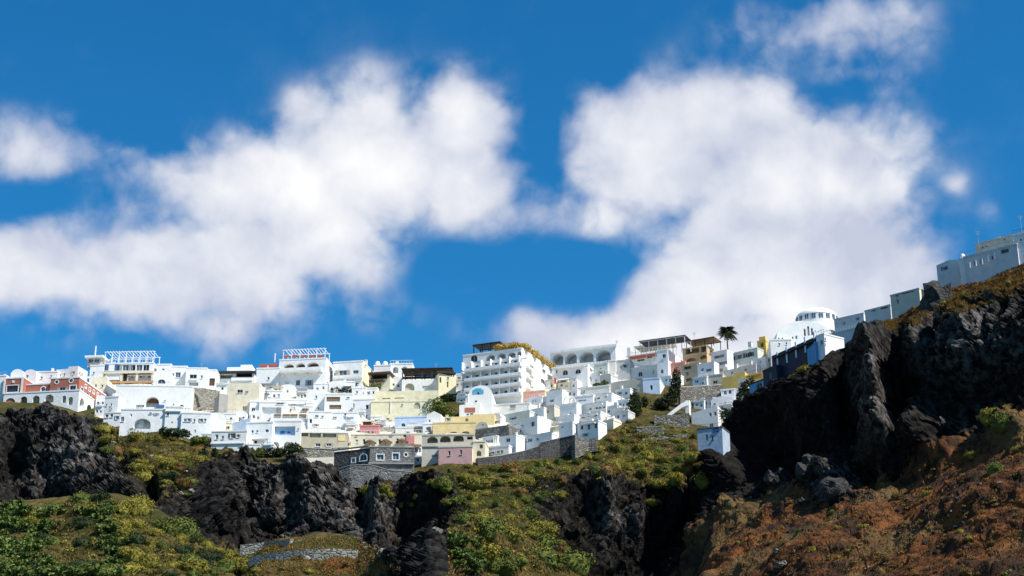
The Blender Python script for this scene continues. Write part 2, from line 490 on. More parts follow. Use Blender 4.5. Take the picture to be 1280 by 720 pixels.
B0 = ([1250] * 16, [150] * 16)
BK = ([c + 14 for c in CR[0]], [y + 26 for y in CR[1]])
BK2 = ([c + 70 for c in CR[0]], [y + 70 for y in CR[1]])
xsB = np.arange(800, 1501, 1.5)
PB, parB = sheet(cB, [B0, BT, FT, BR, CR, BK, BK2], xsB, [10, 130, 170, 34, 16, 6], 4)
pxB, pyB = project(PB)
cliffB = np.interp(parB, [0, 1, 1.9, 2.05, 2.9, 3.1, 3.6, 4, 6], [0.2, 0.14, 0.22, 1, 1, 0.6, 0.25, 0.3, 0.3])[:, None] * np.ones_like(pxB)
cliffB = np.maximum(cliffB, blob(pxB, pyB, [(1170, 362, 22, 14, 0.9), (1035, 610, 30, 22, 0.8), (970, 597, 16, 12, 0.6)]))
NB = normals(PB)
NB = -NB if NB[60:200, :, 1].mean() > 0 else NB
gB = blob(pxB, pyB, [(1062, 500, 14, 70, 9), (1128, 490, 13, 75, 8), (960, 545, 42, 42, 11), (1010, 560, 30, 28, 8), (1200, 500, 40, 22, 6), (1180, 420, 12, 26, 4), (1250, 480, 28, 18, 5), (1085, 590, 12, 8, 4),
                     (1097, 480, 11, 62, -6), (1110, 545, 36, 26, -6), (1150, 430, 20, 40, -3), (1215, 430, 30, 40, -3), (905, 585, 22, 20, -3), (1262, 535, 22, 14, -3), (1170, 358, 14, 9, -2.5)])
gB = gB + blob(pxB, pyB, [(1035, 600, 26, 20, -5), (970, 594, 12, 10, -3.5), (1065, 612, 20, 8, -2)])
dB, toneB = rock_relief(PB, cliffB)
dB = dB + fbm(PB * 0.05, 3, 77) * 1.6 + fbm(PB * 0.11, 3, 71) * 2.6 * (parB < 2.1)[:, None] + fbm(PB * 0.45, 3, 70) * 0.4
intoB = np.stack([0.25 * np.ones_like(pxB), np.ones_like(pxB), -0.1 * np.ones_like(pxB)], -1)
PB2 = PB + NB * dB[..., None] + intoB * (gB * 1.7 * np.interp(parB, [0, 1, 1.7, 2, 3.4, 4.1, 8], [0, 0, 0.6, 1, 1, 0, 0])[:, None])[..., None]
redB = np.interp(parB, [0, 1, 1.95, 2.08, 2.95, 3.15, 3.8, 4.2, 6], [0.8, 0.85, 0.8, 0.05, 0.0, 0.25, 0.35, 0.3, 0.3])[:, None] * np.ones_like(pxB)
redB = redB * (1 - 0.85 * sm(1130 - pxB, 0, 60) * (parB > 2.5)[:, None]) + blob(pxB, pyB, [(1250, 348, 70, 22, 0.9), (1160, 385, 40, 12, 0.8), (1035, 610, 30, 20, -0.9), (970, 596, 16, 10, -0.5)])
vegB = blob(pxB, pyB, [(1220, 352, 30, 6, 0.9), (1255, 525, 30, 22, 0.8), (1010, 450, 20, 12, 0.6), (990, 470, 14, 8, 0.6), (1170, 395, 20, 6, 0.5), (1240, 575, 30, 15, 0.4), (925, 520, 20, 16, 0.5), (1130, 388, 24, 6, 0.6)])
paleB = blob(pxB, pyB, [(1100, 500, 22, 70, 0.8), (1195, 440, 55, 60, 0.8), (1260, 430, 40, 40, 0.5), (1110, 545, 34, 20, 0.5), (1190, 520, 15, 14, 0.8), (1110, 515, 30, 8, 0.6), (1050, 605, 40, 20, 0.55), (1000, 665, 20, 14, 0.7), (1060, 560, 20, 60, 0.2)]) * (0.35 + toneB) + toneB * 0.07  # sunlit ribs and patches painted in as paler rock
build_sheet("spur_terrain", PB2, np.stack([vegB, redB, paleB], -1))

# ---- the nearer shoulder of hillside
cC = [-300, -60, 40, 140, 175, 205, 240, 300, 330, 400, 445, 480, 505, 535, 560, 600, 650, 700, 735, 760, 820]
CC = ([636, 634, 628, 618, 622, 640, 660, 692, 676, 668, 672, 692, 682, 661, 664, 646, 652, 690, 716, 742, 800],
      [262, 262, 262, 262, 262, 262, 262, 258, 248, 244, 240, 222, 200, 186, 186, 232, 262, 262, 262, 262, 262])
CB = ([800] * 21, [198, 198, 198, 196, 196, 196, 196, 200, 204, 204, 200, 186, 168, 158, 160, 186, 205, 215, 225, 235, 245])
C0 = ([1250] * 21, [130] * 21)
CK = ([p + 26 for p in CC[0]], [y + 14 for y in CC[1]])
CK2 = ([p + 70 for p in CC[0]], [y + 60 for y in CC[1]])
xsC = np.arange(-300, 821, 1.7)
PC, parC = sheet(cC, [C0, CB, CC, CK, CK2], xsC, [10, 130, 16, 8], 6)
pxC, pyC = project(PC)
NC = normals(PC)
NC = -NC if NC[40:120, :, 1].mean() > 0 else NC
rockC = blob(pxC, pyC, [(518, 702, 34, 36, 1.4), (548, 678, 22, 20, 1.0), (585, 718, 16, 16, 0.6)])
dC, toneC = rock_relief(PC, np.clip(rockC, 0, 1) * 0.9)
dC = dC + fbm(PC * 0.07, 4, 90) * 3.0 + fbm(PC * 0.4, 3, 91) * 0.8
PC2 = PC + NC * (dC * np.interp(parC, [0, 1, 1.85, 2, 2.3, 4], [1, 1, 0.7, 0.4, 0.4, 1])[:, None])[..., None]
vegC = 0.85 - rockC * 1.1 + fbm(PC * 0.09, 3, 95) * 0.35
redC = blob(pxC, pyC, [(125, 625, 18, 7, 0.7), (85, 700, 30, 20, 0.35), (600, 700, 20, 20, 0.4), (520, 690, 30, 30, 0.35), (690, 700, 30, 20, 0.35), (440, 705, 40, 16, 0.45), (400, 712, 60, 12, 0.3)])
build_sheet("hillside_terrain", PC2, np.stack([vegC, redC, rockC * 0.1], -1))

# ---- sea in front of the shore, out to the horizon
me = mesh_np("sea", [(-9000, -9000, 0), (9000, -9000, 0), (9000, 9000, 0), (-9000, 9000, 0)], [(0, 1, 2, 3)])
m, t, b = new_mat("sea_water")
N = NT(t)
b.inputs["Base Color"].default_value = (0.01, 0.035, 0.06, 1); b.inputs["Roughness"].default_value = 0.12
t.links.new(N.bump(N.noise(N.pos(), 0.35, 6, 0.6), 0.5, 0.4), b.inputs["Normal"])
tag(link("sea", me, None, m), kind="structure")

_V, _T, _o = [], [], 0
for P, fq in TERRAIN:
    _V.append(P.reshape(-1, 3)); _T.append(fq + _o); _o += P.shape[0] * P.shape[1]
BVH = BVHTree.FromPolygons(np.concatenate(_V).tolist(), np.concatenate(_T).tolist())
BVHA = BVHTree.FromPolygons(TERRAIN[0][0].reshape(-1, 3).tolist(), TERRAIN[0][1].tolist())
def hit(px, py, bvh=None):
    d = Vector(pix_dir(px, py)).normalized()
    loc, nor, _i, dist = (bvh or BVH).ray_cast(Vector(CAM), d)
    return (loc, nor) if loc is not None else (None, None)
def ground_z(x, y, z0=400.0):
    loc, nor, _i, _d = BVH.ray_cast(Vector((x, y, z0)), Vector((0, 0, -1)))
    return loc.z if loc is not None else None

def gy(px, py):
    loc, _n = hit(px, py)
    return loc.y if loc is not None else 380.0
def inside(poly, x, y):
    c = False
    for (x1, y1), (x2, y2) in zip(poly, poly[1:] + poly[:1]):
        if (y1 > y) != (y2 > y) and x < (x2 - x1) * (y - y1) / (y2 - y1) + x1: c = not c
    return c

# ================================================================== building kit
def plaster(name, c, var=0.06, rough=0.85, grime=0.25):
    m, t, b = new_mat(name)
    N = NT(t)
    P = N.pos()
    n = N.noise(P, 0.7, 5, 0.6)
    streak = N.noise(N.pos((1.1, 1.1, 0.12)), 1.3, 4, 0.6)
    lo = tuple(x * (1 - 2.2 * var) for x in c); hi = tuple(min(1, x * (1 + var)) for x in c)
    k = N.mix(N.ramp(n, 0.3, 0.7), lo, hi)
    dirt = tuple(x * f for x, f in zip(c, (0.60, 0.57, 0.52)))
    k = N.mix(N.ramp(streak, 0.58, 0.80, 0, grime), k, dirt)
    oi = N.n("ShaderNodeObjectInfo")
    k = N.mix(N.math("MULTIPLY", oi.outputs["Random"], 0.5), k, tuple(x * f for x, f in zip(c, (0.90, 0.885, 0.86))))
    damp = N.ramp(N.noise(P, 0.23, 6, 0.7), 0.56, 0.74, 0, grime * 0.9)
    k = N.mix(damp, k, dirt)
    t.links.new(k, b.inputs["Base Color"])
    b.inputs["Roughness"].default_value = rough
    b.inputs["Specular IOR Level"].default_value = 0.2
    t.links.new(N.bump(N.noise(P, 2.2, 5, 0.6), 0.35, 0.12), b.inputs["Normal"])
    return m
def masonry(name, dark, light, mortar, scale=1.5, mort=0.07):
    m, t, b = new_mat(name)
    N = NT(t)
    P = N.pos((1, 1, 1.5))
    d = N.voro(P, scale, "DISTANCE_TO_EDGE")
    cc = N.n("ShaderNodeTexVoronoi", feature="F1"); t.links.new(P, cc.inputs["Vector"]); cc.inputs["Scale"].default_value = scale
    sp = N.n("ShaderNodeSeparateColor"); t.links.new(cc.outputs["Color"], sp.inputs[0])
    k = N.mix(sp.outputs[0], dark, light)
    k = N.mix(N.ramp(N.noise(N.pos(), 0.35, 5), 0.45, 0.7, 0, 0.5), k, tuple(x * 0.6 for x in dark))
    k = N.mix(N.ramp(d, 0.0, mort, 1.0, 0.0), k, mortar)
    t.links.new(k, b.inputs["Base Color"])
    b.inputs["Roughness"].default_value = 0.9
    t.links.new(N.bump(N.math("ADD", N.ramp(d, 0, 0.16), N.math("MULTIPLY", N.noise(N.pos(), 3.0, 5), 0.5)), 0.8, 0.22), b.inputs["Normal"])
    return m
def simple(name, c, rough=0.6, metal=0.0, nz=0.15):
    m, t, b = new_mat(name)
    N = NT(t)
    k = N.mix(N.noise(N.pos(), 1.7, 5, 0.6), tuple(x * (1 - nz) for x in c), tuple(min(1, x * (1 + nz)) for x in c))
    t.links.new(k, b.inputs["Base Color"])
    b.inputs["Roughness"].default_value = rough; b.inputs["Metallic"].default_value = metal
    return m
PALETTE = {
    "white": (0.80, 0.80, 0.785), "offwhite": (0.76, 0.74, 0.69), "cream": (0.78, 0.705, 0.535), "lemon": (0.80, 0.73, 0.50), "yellow": (0.76, 0.60, 0.31), "gold": (0.74, 0.50, 0.15),
    "peach": (0.74, 0.52, 0.34), "orange": (0.62, 0.33, 0.13), "red": (0.42, 0.155, 0.105), "brick": (0.40, 0.16, 0.11), "pink": (0.52, 0.33, 0.315), "salmon": (0.70, 0.33, 0.26), "rose": (0.60, 0.25, 0.235),
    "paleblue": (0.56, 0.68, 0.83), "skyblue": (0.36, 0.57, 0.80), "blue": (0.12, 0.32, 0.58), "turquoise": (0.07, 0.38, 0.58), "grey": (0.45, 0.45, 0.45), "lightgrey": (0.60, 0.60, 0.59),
    "greige": (0.56, 0.525, 0.44), "tan": (0.55, 0.43, 0.28), "olive": (0.46, 0.42, 0.31), "celadon": (0.58, 0.61, 0.54), "concrete": (0.36, 0.35, 0.32),
}
for k, c in PALETTE.items(): MT[k] = plaster(k + "_plaster", c, 0.04 if k == "white" else 0.06, grime=0.16 if k == "white" else 0.3)
MT["weathered"] = plaster("weathered_blue_plaster", (0.40, 0.50, 0.62), 0.12, grime=0.95)
MT["darkstone"] = masonry("dark_masonry", (0.030, 0.030, 0.033), (0.085, 0.083, 0.082), (0.13, 0.125, 0.12), 1.4)
MT["stone"] = masonry("grey_masonry", (0.10, 0.095, 0.085), (0.26, 0.245, 0.21), (0.075, 0.07, 0.06), 1.2)
MT["fort"] = masonry("sunlit_fort_masonry", (0.10, 0.10, 0.10), (0.26, 0.255, 0.245), (0.28, 0.275, 0.26), 1.5)  # lightened to paint in the sun on the fort's lit side
MT["palestone"] = masonry("pale_masonry", (0.24, 0.225, 0.185), (0.42, 0.39, 0.32), (0.17, 0.16, 0.14), 1.3)
MT["glass"] = simple("window_glass", (0.018, 0.024, 0.035), 0.12)
MT["greyglass"] = simple("pale_window_glass", (0.10, 0.125, 0.15), 0.2)
MT["wood"] = simple("brown_wood", (0.075, 0.038, 0.020), 0.7)
MT["darkwood"] = simple("dark_wood", (0.028, 0.020, 0.015), 0.8)
MT["cane"] = simple("cane_thatch", (0.20, 0.13, 0.07), 0.9, nz=0.4)
MT["bluepaint"] = simple("blue_paint", (0.05, 0.12, 0.30), 0.5)
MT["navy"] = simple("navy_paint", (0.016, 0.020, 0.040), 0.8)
MT["metal"] = simple("white_metal", (0.78, 0.79, 0.80), 0.45)
MT["greymetal"] = simple("grey_metal", (0.30, 0.31, 0.32), 0.45)
MT["canvas"] = simple("sand_canvas", (0.52, 0.46, 0.33), 0.85)
MT["redcanvas"] = simple("rust_canvas", (0.40, 0.10, 0.05), 0.8)
MT["redcloth"] = simple("red_cloth", (0.50, 0.012, 0.03), 0.8)
MT["browncanvas"] = simple("brown_canvas", (0.13, 0.055, 0.028), 0.85)
MT["shade"] = simple("dark_interior", (0.020, 0.018, 0.018), 0.95)  # near-black tone standing in for the shade inside openings
MT["roofdark"] = simple("dark_roof_felt", (0.030, 0.026, 0.026), 0.9)
MT["ink"] = simple("sign_lettering", (0.12, 0.13, 0.16), 0.7)

def pymesh(name, V, Fc):
    me = bpy.data.meshes.new(name)
    me.from_pydata([tuple(map(float, v)) for v in V], [], Fc)
    me.update()
    return me
def box_vf(x0, x1, y0, y1, z0, z1):
    V = [(x0, y0, z0), (x1, y0, z0), (x1, y1, z0), (x0, y1, z0), (x0, y0, z1), (x1, y0, z1), (x1, y1, z1), (x0, y1, z1)]
    return V, [(3, 2, 1, 0), (4, 5, 6, 7), (0, 1, 5, 4), (1, 2, 6, 5), (2, 3, 7, 6), (3, 0, 4, 7)]
class MB:
    def __init__(s): s.V, s.F = [], []
    def add(s, V, Fc):
        o = len(s.V); s.V += list(V); s.F += [tuple(i + o for i in f) for f in Fc]; return s
    def box(s, *a): return s.add(*box_vf(*a))
    def bar(s, a, b, r, n=6):
        a, b = Vector(a), Vector(b); d = (b - a).normalized()
        u = d.orthogonal().normalized(); v = d.cross(u)
        V = [p + (u * math.cos(2 * math.pi * k / n) + v * math.sin(2 * math.pi * k / n)) * r for p in (a, b) for k in range(n)]
        return s.add([tuple(p) for p in V], [(k, (k + 1) % n, n + (k + 1) % n, n + k) for k in range(n)] + [tuple(range(n))[::-1], tuple(range(n, 2 * n))])
    def lathe(s, prof, c=(0, 0, 0), n=16, a0=0.0, a1=2 * math.pi, sx=1.0, sy=1.0):
        full = abs(a1 - a0 - 2 * math.pi) < 1e-6
        m = n if full else n + 1
        V = [(c[0] + sx * r * math.cos(a0 + (a1 - a0) * k / n), c[1] + sy * r * math.sin(a0 + (a1 - a0) * k / n), c[2] + z) for (r, z) in prof for k in range(m)]
        Fc = []
        for j in range(len(prof) - 1):
            for k in range(n):
                k2 = (k + 1) % m
                Fc.append((j * m + k, j * m + k2, (j + 1) * m + k2, (j + 1) * m + k))
        return s.add(V, Fc)
    def build(s, name, mat, parent=None, loc=None): return link(name, pymesh(name, s.V, s.F), parent, MT[mat] if isinstance(mat, str) else mat, loc)

_cb, _vb = np.array(cA, float), VB
def Dv(px, py):
    pb, yb = np.interp(px, cA, VB[0]), np.interp(px, cA, VB[1])
    pr, yr = np.interp(px, cA, RG[0]), np.interp(px, cA, RG[1])
    t = np.clip((pb - py) / (pb - pr), -0.25, 1.35)
    return float(yb + t * (yr - yb) - 0.6 - 3.6 * np.clip(t * 2.2, 0, 1))

def hole_poly(kind, u0, u1, v0, v1):
    if kind in "aA":
        c, r = (u0 + u1) / 2, (u1 - u0) / 2
        sp = v1 - min(r, (v1 - v0) * 0.6)
        return [(u0, v0), (u1, v0)] + [(c + r * math.cos(math.pi * k / 8), sp + (v1 - sp) * math.sin(math.pi * k / 8)) for k in range(9)]
    if kind == "o":
        c, e, rx, ry = (u0 + u1) / 2, (v0 + v1) / 2, (u1 - u0) / 2, (v1 - v0) / 2
        return [(c + rx * math.cos(2 * math.pi * k / 12), e + ry * math.sin(2 * math.pi * k / 12)) for k in range(12)]
    return [(u0, v0), (u1, v0), (u1, v1), (u0, v1)]
def fill(outer, holes):
    polys = [[Vector((u, v, 0)) for u, v in p] for p in [outer] + holes]
    flat = [p for q in polys for p in q]
    return [(p.x, p.y) for p in flat], tessellate_polygon(polys)

KIT = random.Random(77)
class House:
    """a building set by the photo rows and columns of its front, its turn and its distance up the slope"""
    def __init__(s, name, label, x0, x1, yt, yb, th=0.0, x2=None, d=8.0, col="white", Y=None, dy=0.0, cat="house", group=None, fnd=5.0, top="flat", rise=0.0, parapet=True, trim=None, scol=None):
        s.name, s.col, s.top, s.trim = name, col, top, trim or col
        s.scol = scol
        th = R(th)
        xa = x1 if th < 0 else x0 if th > 0 else (x0 + x1) / 2
        Y = (Dv(xa, yb) if Y is None else Y) + dy
        A = W(xa, yb, Y)
        e = np.array([math.cos(th), math.sin(th), 0.0]); b = np.array([-math.sin(th), math.cos(th), 0.0])
        s.e, s.b = e, b
        s0, s1 = s._along(A, e, x0), s._along(A, e, x1)
        s.O = A + e * s0
        s.w = s1 - s0
        s.h = s._height(A, yt)
        s.side = None
        s.d = d
        if x2 is not None:
            if x2 > x1: s.side = "r"; s.d = s._along(s.O + e * s.w, b, x2)
            else: s.side = "l"; s.d = s._along(s.O, b, x2)
            if s.d < 2 or s.d > 45: s.d = min(max(abs(s.d), 4.0), 40.0)
        s.fnd = fnd
        s.rise = rise
        s.root = empty(name, s.O, label, cat, group)
        s.root.rotation_euler = (0, 0, th)
        s.holes = {"f": [], "r": [], "l": []}
        s.items = []
        s.par = parapet
    def _along(s, A, e, px):
        q = A - CAM; c, sn = math.cos(PITCH), math.sin(PITCH)
        zf = q[1] * c + q[2] * sn; k = (px - 640) / F
        return (k * zf - q[0]) / (e[0] - k * e[1] * c)
    def _height(s, A, py):
        q = A - CAM; c, sn = math.cos(PITCH), math.sin(PITCH)
        k = (360 - py) / F
        return (k * (q[1] * c + q[2] * sn) - (-q[1] * sn + q[2] * c)) / (c - k * sn)
    def fp(s, px, py, face="f", out=0.0):
        """photo pixel -> position on a face (along, up)"""
        d = pix_dir(px, py)
        if face == "f": p0, n = s.O - s.b * out, s.b
        elif face == "r": p0, n = s.O + s.e * (s.w + out), s.e
        else: p0, n = s.O - s.e * out, s.e
        t = np.dot(p0 - CAM, n) / np.dot(d, n)
        q = CAM + d * t - s.O
        return (float(np.dot(q, s.e)) if face == "f" else float(np.dot(q, s.b))), float(q[2])
    def rect(s, cx, cy_, w, h, face="f", out=0.0):
        u0, u1 = s.fp(cx - w / 2, cy_, face, out)[0], s.fp(cx + w / 2, cy_, face, out)[0]
        v0, v1 = s.fp(cx, cy_ + h / 2, face, out)[1], s.fp(cx, cy_ - h / 2, face, out)[1]
        return min(u0, u1), max(u0, u1), v0, v1
    def op(s, kind, cx, cy_, w, h, face="f", deep=None, pane="glass", frame=None, surround=None):
        """w window, a arched window, o round window, d door, p arched door, R deep recess, A deep arch"""
        u0, u1, v0, v1 = s.rect(cx, cy_, w, h, face)
        L = s.w if face == "f" else s.d
        u0, u1 = max(u0, 0.12), min(u1, L - 0.12)
        v0, v1 = max(v0, -s.fnd + 0.2), min(v1, s.h - 0.12 + (s.rise * 0.8 if s.top == "vault" and face == "f" and abs((u0 + u1) / 2 / s.w - 0.5) < 0.3 else 0))
        if u1 - u0 < 0.25 or v1 - v0 < 0.25: return s
        for q in s.holes[face]:
            if u0 < q[2] + 0.08 and q[1] < u1 + 0.08 and v0 < q[4] + 0.08 and q[3] < v1 + 0.08: return s
        s.holes[face].append((kind, u0, u1, v0, v1, deep if deep is not None else (1.8 if kind in "RA" else 0.28), pane, frame or "metal", surround))
        return s
    def L3(s, face, u, v, y):
        """face position -> local point; y counts inward from the face"""
        return (u, y, v) if face == "f" else (s.w - y, u, v) if face == "r" else (y, u, v)
    def wall_face(s, mb, face, outer):
        hs = [hole_poly("a" if k in "aAp" else "o" if k == "o" else "w", u0, u1, v0, v1) for (k, u0, u1, v0, v1, *_r) in s.holes[face]]
        pts, tris = fill(outer, hs)
        mb.add([s.L3(face, u, v, 0) for u, v in pts], [tuple(t) for t in tris])
        for hp, (k, u0, u1, v0, v1, deep, pane, frame, sur) in zip(hs, s.holes[face]):
            n = len(hp)
            mb.add([s.L3(face, u, v, 0) for u, v in hp] + [s.L3(face, u, v, deep) for u, v in hp], [(i, (i + 1) % n, n + (i + 1) % n, n + i) for i in range(n)] + ([tuple(range(n, 2 * n))] if k in "RA" else []))
    def fittings(s, face):
        for (k, u0, u1, v0, v1, deep, pane, frame, sur) in s.holes[face]:
            hp = hole_poly("a" if k in "aAp" else "o" if k == "o" else "w", u0, u1, v0, v1)
            n = len(hp); c = ((u0 + u1) / 2, (v0 + v1) / 2)
            if sur:
                g = 0.22
                big = [(c[0] + (u - c[0]) * (1 + 2 * g / (u1 - u0)), c[1] + (v - c[1]) * (1 + 2 * g / (v1 - v0))) for u, v in hp]
                mb = MB()
                mb.add([s.L3(face, u, v, -0.07) for u, v in hp] + [s.L3(face, u, v, -0.07) for u, v in big] + [s.L3(face, u, v, 0.05) for u, v in hp] + [s.L3(face, u, v, 0.02) for u, v in big],
                       [(i, (i + 1) % n, n + (i + 1) % n, n + i) for i in range(n)] + [(n + i, n + (i + 1) % n, 3 * n + (i + 1) % n, 3 * n + i) for i in range(n)] + [(i, (i + 1) % n, 2 * n + (i + 1) % n, 2 * n + i) for i in range(n)])
                mb.build("surround", sur, s.root)
            if k in "RA":
                if pane not in ("glass", "cane"): MB().add([s.L3(face, u, v, deep - 0.03) for u, v in hp], [tuple(range(n))]).build("arch_screen" if k == "A" else "recess_screen", pane, s.root)  # back panel; near-black ones paint in the recess's shade
                continue
            isdoor = k in "dp"
            y = deep - 0.10
            fw = 0.07 if not isdoor else 0.09
            inn = [(c[0] + (u - c[0]) * (1 - 2 * fw / (u1 - u0)), c[1] + (v - c[1]) * (1 - 2 * fw / (v1 - v0))) for u, v in hp]
            mb = MB()
            mb.add([s.L3(face, u, v, y) for u, v in hp] + [s.L3(face, u, v, y) for u, v in inn] + [s.L3(face, u, v, y + 0.06) for u, v in inn],
                   [(i, (i + 1) % n, n + (i + 1) % n, n + i) for i in range(n)] + [(n + i, n + (i + 1) % n, 2 * n + (i + 1) % n, 2 * n + i) for i in range(n)])
            def fbox(a0, a1, b0, b1):
                p, q = s.L3(face, a0, b0, y + 0.005), s.L3(face, a1, b1, y + 0.055)
                mb.box(min(p[0], q[0]), max(p[0], q[0]), min(p[1], q[1]), max(p[1], q[1]), min(p[2], q[2]), max(p[2], q[2]))
            if not isdoor and u1 - u0 > 0.55:
                fbox(c[0] - 0.03, c[0] + 0.03, v0 + 0.05, v1 - 0.05)
                if u1 - u0 > 2.6:
                    for q in (0.25, 0.75): fbox(u0 + (u1 - u0) * q - 0.03, u0 + (u1 - u0) * q + 0.03, v0 + 0.05, v0 + (v1 - v0) * (0.95 if k == "w" else 0.6))
            fo = mb.build("door" if isdoor else "window", frame, s.root)
            pm = MB().add([s.L3(face, u, v, y + 0.05) for u, v in hp], [tuple(range(n))])
            pm.build("door_leaf" if isdoor else "pane", pane, fo)
            def proud(nm, a0, a1, b0, b1, out, c_):
                p, q = s.L3(face, a0, b0, 0.01), s.L3(face, a1, b1, -out)
                MB().box(min(p[0], q[0]), max(p[0], q[0]), min(p[1], q[1]), max(p[1], q[1]), b0, b1).build(nm, c_, fo)
            if k == "w" and not sur and u1 - u0 > 0.4:
                proud("sill", u0 - 0.08, u1 + 0.08, v0 - 0.12, v0 - 0.004, 0.14, s.trim)
                L_ = s.w if face == "f" else s.d
                if KIT.random() < 0.3 and u0 > 0.6 and u1 < L_ - 0.6:
                    c_ = KIT.choice(["bluepaint", "wood", "blue", "olive", "greymetal"]); sw = (u1 - u0) * 0.48
                    proud("shutter", u0 - sw, u0 - 0.02, v0, v1, 0.06, c_); proud("shutter", u1 + 0.02, u1 + sw, v0, v1, 0.06, c_)
    def build(s):
        mb = MB()
        w, h, d, f0 = s.w, s.h, s.d, -s.fnd
        if s.top == "vault":
            arc = [(w / 2 + w / 2 * math.cos(math.pi * k / 14), h + s.rise * math.sin(math.pi * k / 14)) for k in range(15)]
        elif s.top == "gable": arc = [(w, h), (w / 2, h + s.rise), (0, h)]
        elif s.top == "stepl": arc = [(w, h), (w * 0.45, h), (w * 0.45, h + s.rise), (0, h + s.rise)]
        elif s.top == "stepr": arc = [(w, h + s.rise), (w * 0.55, h + s.rise), (w * 0.55, h), (0, h)]
        elif s.top == "slope": arc = [(w, h + s.rise), (0, h)]
        else: arc = [(w, h), (0, h)]
        outer = [(0, f0), (w, f0)] + arc
        s.wall_face(mb, "f", outer)
        n = len(outer)
        mb.add([(u, 0, v) for u, v in outer[1:]] + [(u, d, v) for u, v in outer[1:]] , [])
        o = len(mb.V) - 2 * (n - 1)
        for i in range(1, n - 2): mb.F.append((o + i, o + i + 1, o + (n - 1) + i + 1, o + (n - 1) + i))
        mb.add([(u, d, v) for u, v in outer], [tuple(range(n))])
        hr = arc[0][1]; hl = arc[-1][1]
        s.wall_face(mb, "r", [(0, f0), (d, f0), (d, hr), (0, hr)])
        s.wall_face(mb, "l", [(0, f0), (d, f0), (d, hl), (0, hl)])
        wo = mb.build("wall", s.col, s.root)
        if s.scol:                                        # a side wall of another colour or with painted-in shade: a skin 3 cm proud of it
            g = MB()
            if s.side == "r": g.box(w + 0.003, w + 0.03, 0, d, f0, hr)
            g.build("side_render", s.scol, s.root)
        if s.top == "flat" and s.par:
            p = MB(); g, t_ = 0.09, 0.28
            p.box(-g, w + g, -g, t_, h - 0.28, h + 0.07)
            p.build("parapet", s.trim, s.root)
            p = MB()
            p.box(w - t_, w + g, t_, d, h - 0.28, h + 0.07)
            p.build("parapet", s.trim, s.root)
            p = MB(); p.box(-g, t_, t_, d, h - 0.28, h + 0.07); p.build("parapet", s.trim, s.root)
        for fc in "frl": s.fittings(fc)
        if s.top == "flat" and s.par and w > 2.5 and d > 3:
            for _k in range(KIT.choice([0, 1, 1, 2])):          # stair heads, flues and tanks on the roof
                a, b_, c_ = KIT.uniform(0.4, 1.0), KIT.uniform(0.4, 1.0), KIT.uniform(0.5, 1.5)
                u = KIT.uniform(0.6, w - 0.6); y = KIT.uniform(1.2, max(1.3, d - 1.2))
                if KIT.random() < 0.6: MB().box(u - a / 2, u + a / 2, y, y + b_, h, h + c_).build("roof_block", s.trim, s.root)
                else: MB().box(u - 0.2, u + 0.2, y, y + 0.4, h, h + c_).box(u - 0.28, u + 0.28, y - 0.08, y + 0.48, h + c_, h + c_ + 0.12).build("flue", s.trim, s.root)
            if KIT.random() < 0.4:
                mb = MB(); n_p = max(2, int(w / 0.8))
                for i in range(n_p + 1):
                    u = 0.1 + (w - 0.2) * i / n_p
                    mb.box(u - 0.025, u + 0.025, 0.05, 0.10, h + 0.07, h + 0.95)
                mb.box(0.1, w - 0.1, 0.045, 0.105, h + 0.95, h + 1.02)
                mb.build("railing", KIT.choice(["metal", "greymetal", "wood"]), s.root)
        return s
    # ---- things fixed on the building
    def box(s, name, cx, cy_, w, h, out0=0.0, out1=0.3, col=None, face="f", parent=None):
        """block over a photo rectangle, standing out of the face from out0 to out1 metres"""
        u0, u1, v0, v1 = s.rect(cx, cy_, w, h, face, out1)
        a, b_ = s.L3(face, u0, v0, -out0 if face != "x" else 0), s.L3(face, u1, v1, -out1)
        mb = MB().box(min(a[0], b_[0]), max(a[0], b_[0]), min(a[1], b_[1]), max(a[1], b_[1]), min(a[2], b_[2]), max(a[2], b_[2]))
        return mb.build(name, col or s.col, parent or s.root)
    def balcony(s, cx, yfloor, w, rail=4.5, out=1.3, solid=True, col=None, face="f", rcol="metal"):
        """slab with a solid parapet or a barred railing; yfloor is the photo row of the slab's top front edge"""
        u0, u1, v0, v1 = s.rect(cx, yfloor - rail / 2, w, rail, face, out)
        r = empty("balcony", (0, 0, 0)); r.parent = s.root
        def bx(nm, a0, a1, y0, y1, z0, z1, c):
            p, q = s.L3(face, a0, z0, -y0), s.L3(face, a1, z1, -y1)
            return MB().box(min(p[0], q[0]), max(p[0], q[0]), min(p[1], q[1]), max(p[1], q[1]), z0, z1).build(nm, c, r)
        bx("slab", u0, u1, 0.002, out, v0 - 0.22, v0, col or s.col)
        if solid:
            bx("parapet", u0, u1, out - 0.14, out + 0.03, v0, v1, col or s.col)
            bx("parapet", u0, u0 + 0.14, 0.002, out - 0.14, v0, v1, col or s.col)
            bx("parapet", u1 - 0.14, u1, 0.002, out - 0.14, v0, v1, col or s.col)
        else:
            bx("rail", u0, u1, out - 0.09, out, v1 - 0.08, v1, rcol)
            k = max(2, int((u1 - u0) / 0.5))
            mb = MB()
            for i in range(k + 1):
                u = u0 + (u1 - u0) * i / k
                p, q = s.L3(face, max(u - 0.03, u0), v0, -(out - 0.07)), s.L3(face, min(u + 0.03, u1), v1, -(out - 0.02))
                mb.box(min(p[0], q[0]), max(p[0], q[0]), min(p[1], q[1]), max(p[1], q[1]), v0, v1 - 0.08)
            mb.build("bars", rcol, r)["kind"] = "stuff"
        return s
